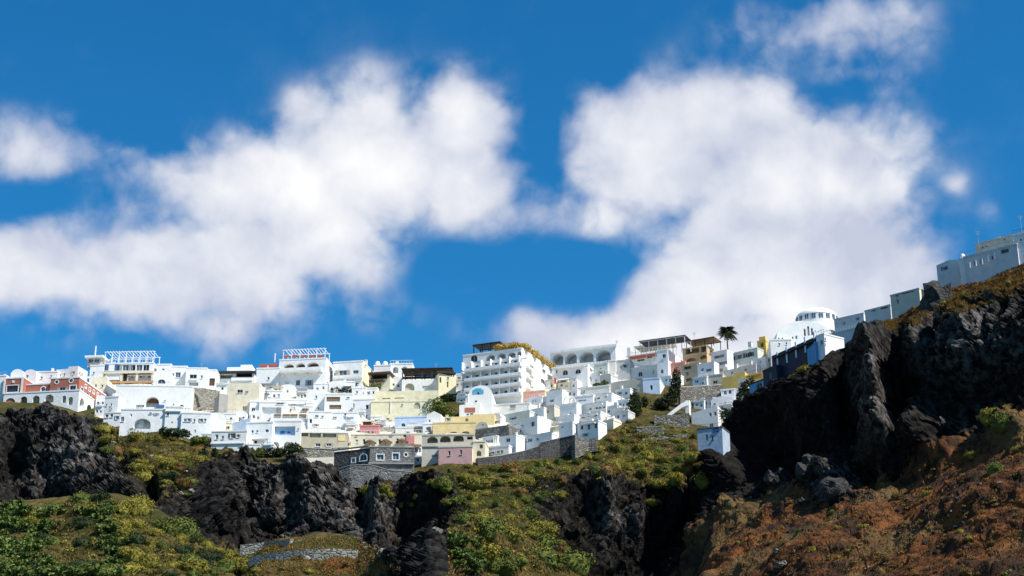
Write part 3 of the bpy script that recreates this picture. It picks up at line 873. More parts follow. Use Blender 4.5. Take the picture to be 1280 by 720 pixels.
    def pergola(s, x0, x1, ytop, ybot, y0=0.4, y1=4.0, posts=5, col="metal", cover=None, name="pergola", post_r=0.09, slats=True, railh=0.0):
        """open frame on the roof between two photo columns; y0..y1 metres behind the front"""
        u0, u1 = s.fp(x0, ybot, "f", -y0)[0], s.fp(x1, ybot, "f", -y0)[0]
        xm = (x0 + x1) / 2
        vb, vt = s.fp(xm, ybot, "f", -y0)[1], s.fp(xm, ytop, "f", -y0)[1]
        r = empty(name, (0, 0, 0)); r.parent = s.root
        for i in range(posts):
            u = u0 + (u1 - u0) * i / (posts - 1)
            MB().box(u - post_r, u + post_r, y0, y0 + 2 * post_r, vb - 0.6, vt - 0.10).build("post", col, r)
            MB().box(u - post_r, u + post_r, y1 - 2 * post_r, y1, vb - 0.6, vt - 0.10).build("post", col, r)
        for yy in (y0, y1 - 0.16): MB().box(u0 - 0.3, u1 + 0.3, yy, yy + 0.16, vt - 0.10, vt + 0.06).build("beam", col, r)
        if railh: MB().box(u0, u1, y0 + 0.02, y0 + 0.09, vb + railh, vb + railh + 0.08).build("rail", col, r)
        if cover: MB().box(u0 - 0.35, u1 + 0.35, y0 - 0.3, y1 + 0.2, vt + 0.065, vt + 0.22).build("cover", cover, r)
        elif slats:
            k = max(3, int((u1 - u0) / 0.9))
            for i in range(k): 
                u = u0 + (u1 - u0) * (i + 0.5) / k
                MB().box(u - 0.05, u + 0.05, y0 - 0.25, y1 + 0.15, vt + 0.065, vt + 0.19).build("slat", col, r)
        return s
    def awning(s, cx, ytop, w, drop, out=1.8, col="canvas", face="f"):
        u0, u1, v0, v1 = s.rect(cx, ytop + drop / 2, w, drop, face, out)
        v1 = v0 + (v1 - v0) * 1.0
        P = [s.L3(face, u0, v1, -0.02), s.L3(face, u1, v1, -0.02), s.L3(face, u1, v0, -out), s.L3(face, u0, v0, -out)]
        Q = [(x, y, z - 0.06) for x, y, z in P]
        MB().add(P + Q, [(0, 1, 2, 3), (7, 6, 5, 4), (0, 4, 5, 1), (1, 5, 6, 2), (2, 6, 7, 3), (3, 7, 4, 0)]).build("awning", col, s.root)
        return s
    def dome(s, cx, ybase, rpx, hpx, back=4.0, col=None, drum=0.0, name="dome", n=24):
        u, v = s.fp(cx, ybase, "f", -back)
        r = s.fp(cx + rpx, ybase, "f", -back)[0] - u
        h = s.fp(cx, ybase - hpx, "f", -back)[1] - v
        tp = 0.95 if drum else 1.0
        prof = [(r, -0.6 - 3 * (drum > 0)), (r * tp, drum)] + [(r * tp * math.cos(a), drum + (h - drum) * math.sin(a)) for a in np.linspace(0.06, math.pi / 2 - 0.02, 10)]
        o = MB().lathe(prof, (u, back, v), n).build(name, col or s.col, s.root)
        for p in o.data.polygons: p.use_smooth = True
        return (u, back, v, r, h)
    def chimney(s, cx, ytop, back=2.0, wpx=2.5, hpx=6, col=None, cap=True):
        u, v = s.fp(cx, ytop + hpx, "f", -back)
        r = abs(s.fp(cx + wpx / 2, ytop, "f", -back)[0] - s.fp(cx, ytop, "f", -back)[0])
        h = s.fp(cx, ytop, "f", -back)[1] - v
        mb = MB().box(u - r, u + r, back, back + 2 * r, v - 0.5, v + h)
        if cap: mb.box(u - r - 0.08, u + r + 0.08, back - 0.08, back + 2 * r + 0.08, v + h, v + h + 0.1)
        mb.build("chimney", col or s.col, s.root)
        return s

def H(name, label, x0, x1, yt, yb, th=0.0, wins=(), side=(), chim=(), bal=(), boxes=(), **kw):
    h = House(name, label, x0, x1, yt, yb, th, **kw)
    for w in wins: h.op(*w[:5], **(w[5] if len(w) > 5 else {}))
    for w in side: h.op(*w[:5], face=h.side or "r", **(w[5] if len(w) > 5 else {}))
    h.build()
    for c in chim: h.chimney(*c)
    for c in bal: h.balcony(*c[:3], **(c[3] if len(c) > 3 else {}))
    for c in boxes: h.box(*c[:5], **(c[5] if len(c) > 5 else {}))
    return h

def retaining(name, label, pts, mat, thick=0.9, cope=None, dy=0.0, cat="wall", Ys=None, fnd=3.0, kind=None):
    """free wall along photo points (column, top row, foot row)"""
    pos = []
    for i, (px, yt, yb) in enumerate(pts):
        Y = Ys[i] if Ys else Dv(px, yb) + dy
        A = W(px, yb, Y); q = A - CAM
        k = (360 - yt) / F; c, sn = math.cos(PITCH), math.sin(PITCH)
        hh = (k * (q[1] * c + q[2] * sn) - (-q[1] * sn + q[2] * c)) / (c - k * sn)
        pos.append((A, hh))
    O = pos[0][0]
    root = empty(name, O, label, cat)
    mb, cp = MB(), MB()
    n = len(pos)
    F1 = [tuple(A - O) for A, _h in pos]
    back = []
    for i, (A, _h) in enumerate(pos):
        a = pos[max(i - 1, 0)][0]; b = pos[min(i + 1, n - 1)][0]
        d = b - a; nn = np.array([-d[1], d[0], 0]); nn /= np.linalg.norm(nn) + 1e-9
        back.append(nn * thick)
    V = []
    for i, (A, hh) in enumerate(pos):
        p = A - O; q = p + back[i]
        V += [(p[0], p[1], p[2] - fnd), (p[0], p[1], p[2] + hh), (q[0], q[1], q[2] + hh), (q[0], q[1], q[2] - fnd)]
    Fc = []
    for i in range(n - 1):
        for k in range(4): Fc.append((i * 4 + k, i * 4 + (k + 1) % 4, i * 4 + 4 + (k + 1) % 4, i * 4 + 4 + k))
    Fc += [(0, 1, 2, 3), (n * 4 - 1, n * 4 - 2, n * 4 - 3, n * 4 - 4)]
    mb.add(V, Fc).build("wall", mat, root)
    if cope:
        V = []
        for i, (A, hh) in enumerate(pos):
            o_ = back[i] / thick * 0.08
            p = A - O - o_; q = A - O + back[i] + o_
            z = A[2] - O[2] + hh
            V += [(p[0], p[1], z + 0.003), (p[0], p[1], z + 0.16), (q[0], q[1], z + 0.16), (q[0], q[1], z + 0.003)]
        MB().add(V, Fc).build("coping", cope, root)
    return root

# ================================================================== the village, from the west end to the spur
D_ = dict
# ---- the red hotel over its white arcade
Y0 = Dv(97, 514)
H("terrace_arcade", "white arcaded terrace wall carrying the red hotel", 2, 97, 487, 514, -9.5, x2=131, Y=Y0, cat="terrace", fnd=4,
  wins=[("A", 12.5, 504, 13, 13, D_(deep=1.2, pane="olive")), ("A", 29.5, 501, 9, 11, D_(deep=1.2, pane="olive")), ("A", 45, 499.5, 9, 10, D_(deep=1.2, pane="olive")), ("A", 61.5, 498, 11, 10, D_(deep=1.2, pane="olive")), ("A", 80, 499, 5, 9, D_(deep=1, pane="olive")), ("A", 88, 501, 6, 10, D_(deep=1, pane="olive"))],
  side=[("A", 102.5, 504, 5.5, 13, D_(deep=1.2, pane="olive")), ("A", 111.5, 511.5, 6, 12, D_(deep=1.2, pane="olive")), ("A", 121.5, 518.5, 6, 11, D_(deep=1.2, pane="olive"))])
h = H("hotel_wing", "long red hotel wing with round windows above the white arcade", 62, 98, 471, 488, -9.5, x2=131, Y=Y0 + 0.5, col="red", trim="white", cat="hotel", fnd=1,
  wins=[("o", 71, 477.5, 4, 4, D_(surround="white")), ("o", 89, 475.8, 4.5, 4.5, D_(surround="white")), ("w", 91, 485, 7.5, 6, D_(surround="white")), ("w", 78, 486, 7, 4)],
  side=[("w", 102.5, 487.5, 3, 6, D_(surround="white", pane="greyglass"))] + [("w", x, y, 1.9, 4, D_(pane="cream", surround="white", frame="cream")) for x, y in ((107, 483), (112, 487), (117, 490), (122, 493.5), (127, 497))]
  + [("w", x, y, 1.8, 4.5, D_(pane="cream", frame="cream")) for x, y in ((109, 493), (113, 496), (117, 499), (121, 502), (125, 505))])
H("hotel_wing", "low red hotel wing set back beside the framed red pavilion", 28, 62, 479, 490, -9.5, Y=Y0 + 3.4, col="red", trim="white", cat="hotel", fnd=2, wins=[("a", 54, 486, 5, 5, D_(surround="white"))], d=6)
h = H("hotel_pavilion", "red pavilion with white corner frames and one wide window", 4, 28, 471.5, 493, -9.5, Y=Y0 + 2.9, col="red", trim="white", cat="hotel", fnd=2, d=7,
  wins=[("w", 15.5, 486, 14, 8, D_(pane="glass", frame="bluepaint", surround="white"))], boxes=[("corner_frame", 5.2, 482, 2, 20, D_(out1=0.15, col="white")), ("corner_frame", 27, 482, 2.4, 20, D_(out1=0.15, col="white")), ("emblem", 16.3, 477, 3, 3, D_(out1=0.1, col="white"))])
H("house", "plain white house stub left of the red pavilion", -30, 4, 469, 508, -6, Y=Y0 + 4.2, fnd=2, wins=[("w", -12, 478, 4, 4)])
H("vaulted_house", "small white barrel-vaulted house behind the red pavilion", 12, 28, 468, 480, -5, Y=Y0 + 10, top="vault", rise=1.6, d=9)
H("vaulted_house", "white vaulted house with one tiny window behind the low red wing", 28, 44, 468, 484, -5, Y=Y0 + 10, top="vault", rise=1.5, d=9, wins=[("w", 34, 470, 3, 3)])
H("house", "long low white house behind the low red wing", 43, 70, 464, 484, -3, Y=Y0 + 11, wins=[("w", 52, 472, 2.5, 3), ("w", 64, 470, 2.5, 3)])
H("house", "white house with stepped roof above the red hotel wing", 69, 96, 460, 476, -14, x2=108, Y=Y0 + 12, top="stepr", rise=0.6, wins=[("w", 75, 468.5, 2.2, 3.4), ("w", 80.3, 468, 2.2, 3.4), ("w", 91.5, 466, 2.6, 4)], side=[("w", 101, 467, 2, 3)], scol="lightgrey")  # grey side skin paints in the shade on that wall
# ---- look-out hut, glazed restaurant
h = H("house", "white plastered tower under the flat-roofed lookout hut", 111, 128, 456, 478, -6, Y=Dv(120, 478), wins=[("w", 117, 466, 2.4, 3)], d=6)
h = H("lookout_hut", "glazed lookout hut with flat overhanging roof and mast", 109, 126, 446, 456.5, -6, Y=Dv(120, 478) + 0.6, col="lightgrey", cat="hut", fnd=0.5, d=5, parapet=False,
  wins=[("w", 113.5, 451, 6, 5, D_(pane="greyglass")), ("w", 121, 451, 6, 5, D_(pane="greyglass"))], boxes=[("roof", 117.5, 445.2, 23, 2.4, D_(out0=-4.5, out1=0.9, col="white"))])
h.box("mast", 119.3, 438.5, 1.3, 12, -2.2, -2.0, "metal")
h = H("restaurant", "glass-fronted restaurant with white roof pergola above cream terrace", 128, 190, 453, 478, -3, x2=196, d=8, col="white", cat="restaurant",
  wins=[("w", 131 + 8.6 * k, 459.6, 7.6, 7.6, D_(pane="greyglass" if k % 2 else "glass", frame="metal")) for k in range(7)] + [("R", 142, 471, 22, 8, D_(deep=2)), ("R", 174, 472.5, 30, 8.5, D_(deep=2.2))])
h.pergola(131, 192, 439.5, 453, 0.4, 6.5, posts=8, slats=True, railh=1.0)
for k in range(4): h.box("cream_pier", 132 + 19.5 * k, 471.5, 3, 12, 0.002, 0.12, "cream")
h.box("cream_band", 160, 465.2, 64, 2.6, 0.002, 0.35, "cream"); h.box("planter", 160, 477.4, 64, 2.6, 0.002, 0.5, "orange")
for k in range(6): h.box("shutter", 134 + 10.5 * k, 469.5, 2.2, 5, -1.7, -1.6, "wood")
H("house", "white gabled house with one wide window next to the restaurant", 191, 213, 464.5, 485, 4, top="gable", rise=0.5, wins=[("a", 202, 476.8, 9.5, 5.5), ("R", 201, 484.2, 17, 1.6, D_(deep=0.6))])
H("house", "white cube with rooftop wall just above the gabled house", 195, 213, 455, 470, 0, Y=Dv(204, 485) + 8, d=6, wins=[("w", 204, 462, 3, 3)])
H("house", "white house with one dark and one grey window on the skyline", 212, 232, 457.5, 484, 0, wins=[("w", 216, 469, 3, 6), ("w", 222.5, 468.5, 6.5, 6.5, D_(pane="greyglass")), ("w", 222, 482, 2, 2), ("w", 227, 483, 2, 2)], dy=2)
H("house", "white house with triple window over a brown veranda", 231, 257.5, 459.5, 486, 2, wins=[("w", 241.5, 470.5, 9, 5), ("R", 242, 480, 12, 5, D_(deep=1.6)), ("w", 252, 471, 2.5, 4)], dy=1, boxes=[("sill", 241.5, 474.5, 10, 1.2, D_(out1=0.25))])
H("house", "narrow white house with brown double door", 257, 269, 462, 486, 0, wins=[("d", 265, 477.5, 7, 9.5, D_(pane="wood", frame="wood")), ("w", 260, 468, 2.5, 4)], dy=2)
h = H("pavilion_restaurant", "white restaurant under a long dark flat canopy", 268, 318, 464, 480, -2, cat="restaurant", d=7, wins=[("R", 281, 470.5, 20, 5.5, D_(deep=3)), ("R", 305, 469, 20, 5, D_(deep=3))], parapet=False)
h.box("canopy", 293, 464.6, 52, 2.2, -5, 1.2, "roofdark"); h.box("white_counter", 302, 473.5, 26, 4, 0.002, 0.6, "white")
H("house", "two small white roof blocks behind the dark canopy", 283, 314, 458.5, 470, -3, Y=Dv(300, 480) + 9, top="stepr", rise=0.7, d=5)
# ---- white square and cave fronts
h = H("plaza_wall", "broad blank white wall with brown cave arch below the restaurant", 143, 238, 481, 514, 3, cat="wall", d=10, Y=Dv(205, 514) + 0.5, wins=[("A", 190.5, 502.5, 17, 13, D_(deep=2.4)), ("w", 206, 501, 2, 2), ("w", 217, 505.5, 2, 2), ("p", 227, 510, 5, 8, D_(pane="navy", frame="navy")), ("w", 173, 507.5, 2.2, 2.5), ("w", 178, 507.5, 2.2, 2.5)], fnd=4, dy=1)
h.box("cave_screen", 190.5, 500, 15, 8, -1.4, -1.3, "browncanvas"); h.box("blue_bench", 200, 507.5, 10, 3, 0.002, 0.5, "bluepaint")
retaining("ramp_wall", "grey stepped ramp wall climbing behind the red hotel", [(127, 477, 484), (140, 486, 497), (155, 495, 506), (171, 505, 509)], "lightgrey", 1.0, "white", dy=2)
H("house", "small white house with four little windows at the hotel end", 129, 146, 495, 524, -12, x2=150, wins=[("w", 133, 506, 2, 2.5), ("w", 139, 505.5, 2.2, 3), ("w", 138.6, 511, 2, 2), ("w", 134, 519, 5.5, 5)], dy=-3, side=[("w", 148, 508, 1.6, 3)])
H("house", "low white hut with dark shutters under the hotel arcade", 130, 150, 515, 531, -5, wins=[("w", 133.5, 520, 4, 4), ("w", 139.5, 519.5, 3.5, 4), ("w", 146, 522, 3, 4)], dy=-1)
H("house", "white house with wide dark arch around a pale porch", 149, 206, 511, 538, 2, Y=Dv(196, 538) - 1.5, wins=[("A", 178, 529.5, 21, 13, D_(deep=2.2)), ("w", 153, 524, 4, 6), ("w", 188, 516.5, 3.5, 2), ("w", 195, 517.5, 4, 2), ("w", 164, 519, 2, 3)], fnd=4, boxes=[("porch", 176.5, 529.5, 6, 8, D_(out0=-1.6, out1=-1.0))])
H("house", "white cube house with three scattered dark windows", 205, 226, 508, 539, 3, wins=[("w", 209.7, 517.5, 3.2, 4.5), ("w", 205.8, 528, 2, 3), ("w", 215, 528, 1.8, 2.2), ("R", 216, 536, 10, 2, D_(deep=0.8))], fnd=4, boxes=[("ledge", 216, 513.5, 20, 1.2, D_(out1=0.35))])
H("house", "white house with a row of five small windows above scrub", 225, 262, 515.5, 545, 3, wins=[("w", 231.3, 525, 3.2, 3.6, D_(pane="bluepaint")), ("w", 236, 525, 3.8, 4.2, D_(pane="bluepaint")), ("w", 243, 525.5, 2.4, 3.8), ("w", 251.2, 525.3, 2.8, 4), ("w", 256.3, 525.2, 2.8, 4), ("w", 229, 537, 4, 2.5), ("w", 243.7, 539, 2, 4)], fnd=4, dy=-0.5)
H("house", "cream rounded house end leaning against the five-window house", 258, 280, 521, 548, 8, col="offwhite", top="vault", rise=1.2, wins=[("w", 264, 540, 3, 4.5)], fnd=4, dy=-2)
# ---- stone cut, cream wall
retaining("stone_cut", "brown stone retaining wall crossed by a diagonal stair", [(233, 484, 517), (253, 485, 517), (273, 489, 517)], "palestone", 2.0, dy=3)
retaining("stair_wall", "dark diagonal stair edge across the brown stone wall", [(240, 485, 487.5), (250, 494, 496.5), (259, 502, 504.5)], "concrete", 0.5, dy=-7.5, Ys=[Dv(250, 517) + 1.6] * 3, fnd=0.2)
retaining("stair_wall", "lower stair edge rising across the brown stone wall", [(242, 513, 515), (252, 507.5, 509.5), (265, 502, 504), (273, 497, 499)], "concrete", 0.5, Ys=[Dv(250, 517) + 1.7] * 4, fnd=0.2)
H("buttress", "grey concrete buttress between stone wall and cream wall", 272, 283, 492, 530, 25, col="concrete", cat="wall", d=5, dy=2, parapet=False)
H("retaining_wall", "huge plain cream retaining wall below the dark canopy restaurant", 281, 322, 478.5, 530, -4, col="cream", cat="wall", d=6, dy=4, parapet=False, wins=[("w", 300, 489, 7, 4), ("w", 308.5, 490, 2, 2.5), ("R", 306, 510, 6, 5, D_(deep=0.7))])
# ---- bracket-balcony house
YH = Dv(375, 490)
h = House("mansion", "tall white house with brown triple-arched loggia and roof pergola", 347, 406, 447, 489, -8, x2=421, Y=YH, cat="house", fnd=6)
for x, y, w in ((361, 459, 13), (375.5, 458, 12), (391, 457, 15)): h.op("A", x, y, w, 8.5, deep=2.2)
for x in (372.5, 386.5): h.op("w", x, 478.5, 5, 7, pane="greyglass", frame="greymetal")
h.op("d", 358.5, 480, 5, 8, pane="lightgrey"); h.op("R", 381, 488, 33, 4.5, deep=1.0)
h.op("w", 413.5, 462.5, 4, 7, "r", pane="greyglass"); h.op("w", 410, 480, 3, 5, "r")
h.build()
h.balcony(375.5, 463.2, 52, rail=4, out=2.0)
for x in (351, 366.5, 383, 399): h.box("bracket", x, 465.8, 1.5, 4, 0.002, 1.2, "white")
for x, w in ((361, 14), (375.5, 12.5), (391, 15.5)): h.box("shade_screen", x, 458.5, w * 0.85, 5, -1.6, -1.5, "browncanvas")
h.box("dark_shade", 381, 486.2, 35, 2.2, 0.002, 0.9, "greymetal")
h.pergola(354, 406, 436.5, 447, 0.3, 5.5, posts=6, railh=1.0)
for k in range(5): h.box("planter", 357.5 + 10.5 * k, 445, 7, 2.5, -1.2, -0.7, "redcanvas")
H("house", "white annex with rusty roof-terrace planters beside the loggia house", 319, 348, 459.5, 494, -4, Y=YH + 1.5, wins=[("w", 335.5, 472.8, 2.8, 3.5), ("R", 324.5, 485.5, 11, 10, D_(deep=2.4)), ("w", 340, 484, 7, 2.5)],
  boxes=[("planter", 329, 456.8, 9, 3.5, D_(out0=-1.2, out1=-0.6, col="redcanvas")), ("planter", 341, 456.3, 11, 3.8, D_(out0=-1.2, out1=-0.6, col="redcanvas")), ("roof_pole", 343.7, 447, 1.2, 11, D_(out0=-1.6, out1=-1.4, col="white")), ("awning_slab", 329.5, 479.6, 21, 1.2, D_(out1=1.1, col="greymetal"))])
h = H("hotel", "white two-storey balcony hotel with cream side wall", 415, 452, 450.5, 490, -11, x2=467, cat="hotel", scol="lemon", dy=1,
  wins=[("w", 428.5, 466, 9.5, 6.5, D_(pane="greyglass")), ("w", 444.7, 464.8, 7, 4.5, D_(pane="greyglass")), ("w", 426, 481.5, 10, 6.5), ("w", 444, 481, 8, 5.5, D_(pane="greyglass")), ("w", 418.5, 468, 2, 4)],
  bal=[(434, 471.8, 36, D_(rail=3.2, out=1.4)), (434, 486, 36, D_(rail=2.6, out=1.4, solid=False))], chim=[(457, 450, 2.0, 3, 4)])
# ---- pavilions on the skyline
h = H("house", "little white house with three roof domes behind a brown pavilion", 467, 488, 456, 474, -5, Y=Dv(478, 490) + 6, d=6)
for x in (472, 481.5): h.dome(x, 456, 3.4, 4.5, back=2.5)
h = H("pavilion", "brown-roofed open pavilion over green climbers", 462, 487, 467, 492, -12, cat="pavilion", col="cream", d=6, parapet=False, wins=[("R", 474, 471, 20, 6, D_(deep=3)), ("A", 466, 481, 5, 7, D_(deep=1)), ("A", 474, 481, 5, 7, D_(deep=1))], dy=1)
h.box("roof", 474, 466, 28, 2.6, -5, 1.2, "wood"); h.box("lower_roof", 470, 475.5, 18, 1.6, 0.002, 1.4, "wood")
H("house", "white house with two arched windows on the skyline", 487, 515, 454, 480, -3, wins=[("A", 494.5, 462.5, 7, 8, D_(deep=1.6)), ("A", 506, 462, 7, 8, D_(deep=1.6)), ("R", 496, 477, 12, 5, D_(deep=2))], chim=[(496, 452, 2.5, 3, 3)], dy=1)
h = H("taverna", "white taverna terrace under a long sagging dark brown roof", 502, 548, 474, 492, -4, cat="restaurant", d=8, parapet=False, wins=[("A", 512, 483.5, 12, 9, D_(deep=0.7)), ("R", 535, 484, 14, 4, D_(deep=0.6)), ("d", 542, 484, 2.5, 6, D_(pane="shade"))], dy=-1)
h.pergola(503, 564, 461, 474, 0.2, 7, posts=6, col="darkwood", cover="darkwood", name="brown_roof", post_r=0.14)
h.box("green_screen", 512, 483.8, 11, 8, -0.55, -0.5, "olive")
h.box("bench_back", 524, 472, 42, 3, -5.4, -5.2, "wood")
H("house", "cream house with brown eaves and tall doors beside the taverna", 548, 570, 466, 495, 16, col="lemon", top="slope", rise=-0.9, d=8, wins=[("d", 550.5, 475, 2.6, 7, D_(pane="wood")), ("w", 560, 472.5, 2.4, 3), ("d", 559.5, 480.5, 2.2, 7.5, D_(pane="wood")), ("w", 542, 484, 2, 6)], dy=-0.5, boxes=[("eave", 558, 465.4, 24, 1.8, D_(out0=-1, out1=0.5, col="darkwood"))])
H("house", "tiny white house with one green shuttered door", 570, 579, 467, 485, -8, wins=[("d", 574, 474, 5, 6.5, D_(pane="olive", frame="olive"))], dy=2, d=6)
# ---- cream terraces in the middle
H("terrace_wall", "upper cream terrace wall with slit openings below the taverna", 467, 548, 488, 506, -4, col="lemon", cat="terrace", d=7, parapet=False, wins=[("R", 483, 498.2, 10, 1.4, D_(deep=0.6)), ("R", 499, 497.5, 12, 1.4, D_(deep=0.6))], dy=1)
H("terrace_wall", "lower cream terrace wall with a yellow stain and small windows", 463, 540, 500.5, 526, -3, col="lemon", cat="terrace", d=8, wins=[("w", 502.5, 506, 2, 2.4), ("w", 485, 524, 2, 3), ("a", 521.5, 507, 8, 8, D_(pane="olive", frame="olive"))], boxes=[("drain_pipe", 488, 508, 0.9, 15, D_(out1=0.2, col="offwhite"))])
H("house", "white corner house with two stacked doors next to cream terrace", 440, 468, 498, 528, -7, x2=474, wins=[("d", 458.8, 508.5, 3.6, 5.5, D_(pane="shade")), ("w", 441.5, 507, 3.4, 5.5, D_(pane="greyglass")), ("R", 457.3, 520.5, 4, 4, D_(deep=0.7)), ("w", 447, 520, 3, 2)])
# ---- the white heap below the loggia house
H("house", "white house with arched porthole and long grey shutters", 311, 345, 501, 527, 4, wins=[("a", 316.7, 512.3, 5, 6), ("R", 341, 502.8, 15, 3.4, D_(deep=0.7))], dy=1)
H("house", "white house fronted by a pale lilac recessed porch", 323, 356, 502, 525, 0, wins=[("R", 339.5, 513.5, 24, 9.5, D_(deep=1.6)), ("w", 350, 503.8, 9, 3, D_(pane="greyglass"))], dy=-2)
H("house", "white house with long rooftop ledge and striped shade", 345, 383, 499, 518, 3, wins=[("R", 364, 511, 19, 5.5, D_(deep=0.9)), ("w", 366.5, 514.5, 2.4, 2.4), ("a", 381, 507.5, 4, 9)], boxes=[("ledge", 363, 504, 36, 1.4, D_(out1=0.4))])
h = H("terrace_wall", "white terrace edged by brown cane screens", 338, 386, 517, 528, 1, cat="terrace", d=5, parapet=False, dy=-1)
for x in (347, 358, 367.5, 378.5): h.box("cane_screen", x, 519.6, 8.5, 4, 0.002, 0.12, "cane")
H("house", "white house with a tall slit window and roof steps", 383, 408, 490, 517, -3, wins=[("w", 395.3, 496, 2.6, 3.6, D_(pane="greyglass")), ("w", 388, 503, 2, 3), ("w", 398, 510, 2, 2.6)], top="stepl", rise=0.8)
H("house", "white house with dark brown lattice screens on two floors", 405, 440, 492, 520, 0, wins=[("R", 416.5, 499, 17, 6, D_(deep=0.5, pane="cane")), ("R", 419, 508.8, 15, 5.5, D_(deep=0.5)), ("w", 431, 517.5, 2.6, 4), ("w", 435, 497, 4, 2)], boxes=[("lattice", 416.5, 499, 16, 4.5, D_(out0=-0.3, out1=-0.2, col="cane")), ("lattice", 419, 508.8, 14, 4, D_(out0=-0.3, out1=-0.2, col="cane"))])
H("house", "white house with three dark slots below the lattice house", 384, 413, 514, 540, 2, wins=[("d", 388.3, 526.3, 3.4, 5.5, D_(pane="shade")), ("w", 396, 520, 4.4, 2.6), ("w", 394.7, 531.2, 4.2, 2.6), ("w", 403, 520.5, 2.6, 2)])
H("house", "white house with faint slit shutters above the olive building", 410, 446, 515, 541, 0, wins=[("w", 418.5, 521.7, 5, 1.8, D_(pane="greyglass")), ("w", 431.5, 518, 2.6, 3), ("w", 436, 522.5, 6, 2), ("w", 423, 534, 4.5, 1.6, D_(pane="greyglass"))], dy=0.5)
# ---- lower row on the cliff edge
h = H("house", "white house with blue-white barrel vault and paired windows", 263, 307, 538, 566, -5, fnd=3, wins=[("w", 271, 546, 3.6, 6, D_(pane="greyglass")), ("w", 278.4, 546.7, 3, 4), ("w", 290, 544.5, 4.5, 6, D_(pane="greyglass")), ("w", 297.6, 544.8, 3.2, 4)], boxes=[("ledge", 284, 554, 42, 1.2, D_(out1=0.3))])
H("vaulted_house", "pale blue shaded vault rising behind the paired-window house", 279, 312, 528, 545, -22, x2=318, top="slope", rise=1.2, dy=1, col="paleblue", parapet=False, d=7)
h = H("house", "white house with blue door in a shaded porch", 306, 339, 527, 563, -7, fnd=3, wins=[("w", 315.7, 539.3, 2.6, 3.6), ("w", 321.6, 539, 2.8, 3, D_(pane="greyglass")), ("a", 333.7, 538.2, 4.4, 4), ("R", 320.5, 554.5, 28, 12, D_(deep=2.0))])
h.box("blue_door", 308.8, 555.5, 4, 10, -1.95, -1.85, "blue"); h.box("porch_window", 319.7, 552.4, 3, 5.4, -1.95, -1.88, "glass")
h = H("house", "white house with framed sky-blue balcony panel over two arches", 336, 375, 525.5, 563, -1, fnd=3, wins=[("R", 355.5, 538.5, 27, 11.5, D_(deep=0.9)), ("A", 344, 556, 10, 8, D_(deep=1.4)), ("A", 359.5, 556, 10, 8, D_(deep=1.4)), ("w", 372.5, 536.5, 2, 2.4)])
h.box("blue_wall", 355.5, 538.5, 26.6, 11, -0.88, -0.8, "skyblue"); h.box("shutter", 353, 540.5, 5, 3.5, -0.78, -0.7, "bluepaint"); h.box("shutter", 361, 540.6, 3, 2.6, -0.78, -0.7, "bluepaint")
h = H("long_house", "long flat olive house with deep shaded verandas", 375, 434, 539.5, 562, 3, col="olive", trim="white", fnd=3, wins=[("R", 381, 543, 9, 5, D_(deep=1.2)), ("R", 394, 543.5, 14, 6.5, D_(deep=0.8)), ("R", 412, 543.5, 17, 6.5, D_(deep=0.8)), ("w", 397.5, 556, 6, 4), ("w", 411, 555.8, 6, 3.6)])
h.box("ochre_panel", 427, 547.5, 9, 7, 0.002, 0.1, "yellow")
retaining("terrace_wall", "rough grey stone terrace wall under the olive house", [(374, 560, 571), (395, 561, 572), (417, 562, 573)], "palestone", 1.0, "concrete", dy=-1.2)
retaining("terrace_wall", "smooth beige retaining wall below the rough stone one", [(373, 572, 590), (395, 572, 589), (417, 571, 588)], "greige", 1.0, dy=-1.6, fnd=1.5)
H("house", "small cream house with two dark doors beside the stone fort", 414, 436, 557.5, 570, -10, col="cream", d=5, wins=[("d", 415.6, 561.5, 2.6, 4, D_(pane="shade")), ("d", 423.3, 560.5, 2.6, 5, D_(pane="shade"))], dy=-0.5)
# ---- red and cream houses over the fort
h = H("house", "pink-red little house with brown shuttered window", 449, 473, 531.5, 548, -3, col="rose", d=5, wins=[("w", 466, 540, 3, 2.4), ("w", 460, 540, 3, 2.4)], dy=1)
H("house", "small cream box with wide brown window above the pink-red house", 451, 467, 525.5, 538, -3, col="cream", d=4, wins=[("w", 459, 529.7, 11, 5.5, D_(pane="wood", frame="wood"))], dy=1)
retaining("screen_wall", "grey stone parapet next to the pink-red house", [(472, 534, 543), (495, 534, 543)], "palestone", 0.6, dy=0)
retaining("screen_wall", "grey stone parapet beside the yellow houses", [(515, 534, 544), (538, 533.5, 544)], "palestone", 0.6, dy=0)
h = H("house", "long cream terrace house over the fort with brown parasols", 438, 531, 541.5, 562, -3, col="cream", d=7, fnd=3,
  wins=[("w", 445.5, 543.5, 3, 4), ("d", 446, 552.5, 3.4, 6, D_(pane="shade")), ("d", 455, 552, 3, 6.5, D_(pane="shade")), ("d", 474.5, 552, 3, 6, D_(pane="shade")), ("d", 497, 551, 3, 6, D_(pane="shade")), ("w", 489, 543.8, 3, 2.4), ("w", 500, 543.4, 1.8, 2), ("a", 506, 544.5, 4, 4), ("w", 512, 543.5, 2, 2)])
h.box("red_panel", 513, 549.5, 10, 10, 0.002, 0.25, "rose")
H("house", "cream-white house between the grey parapets", 494, 517, 533.5, 546, -3, col="offwhite", d=6, dy=1.5, wins=[("w", 500, 543, 2, 2), ("w", 510, 541, 3, 3)])
h = H("house", "pale blue house with dark round-headed openings", 493, 534, 520, 537, -6, col="paleblue", d=7, dy=-0.5, wins=[("a", 492.6, 530, 3, 4), ("a", 504, 531, 5, 4.5), ("a", 512, 531.3, 3.4, 4), ("w", 523.5, 532, 3, 3), ("w", 510.5, 519.8, 3, 1.5)])
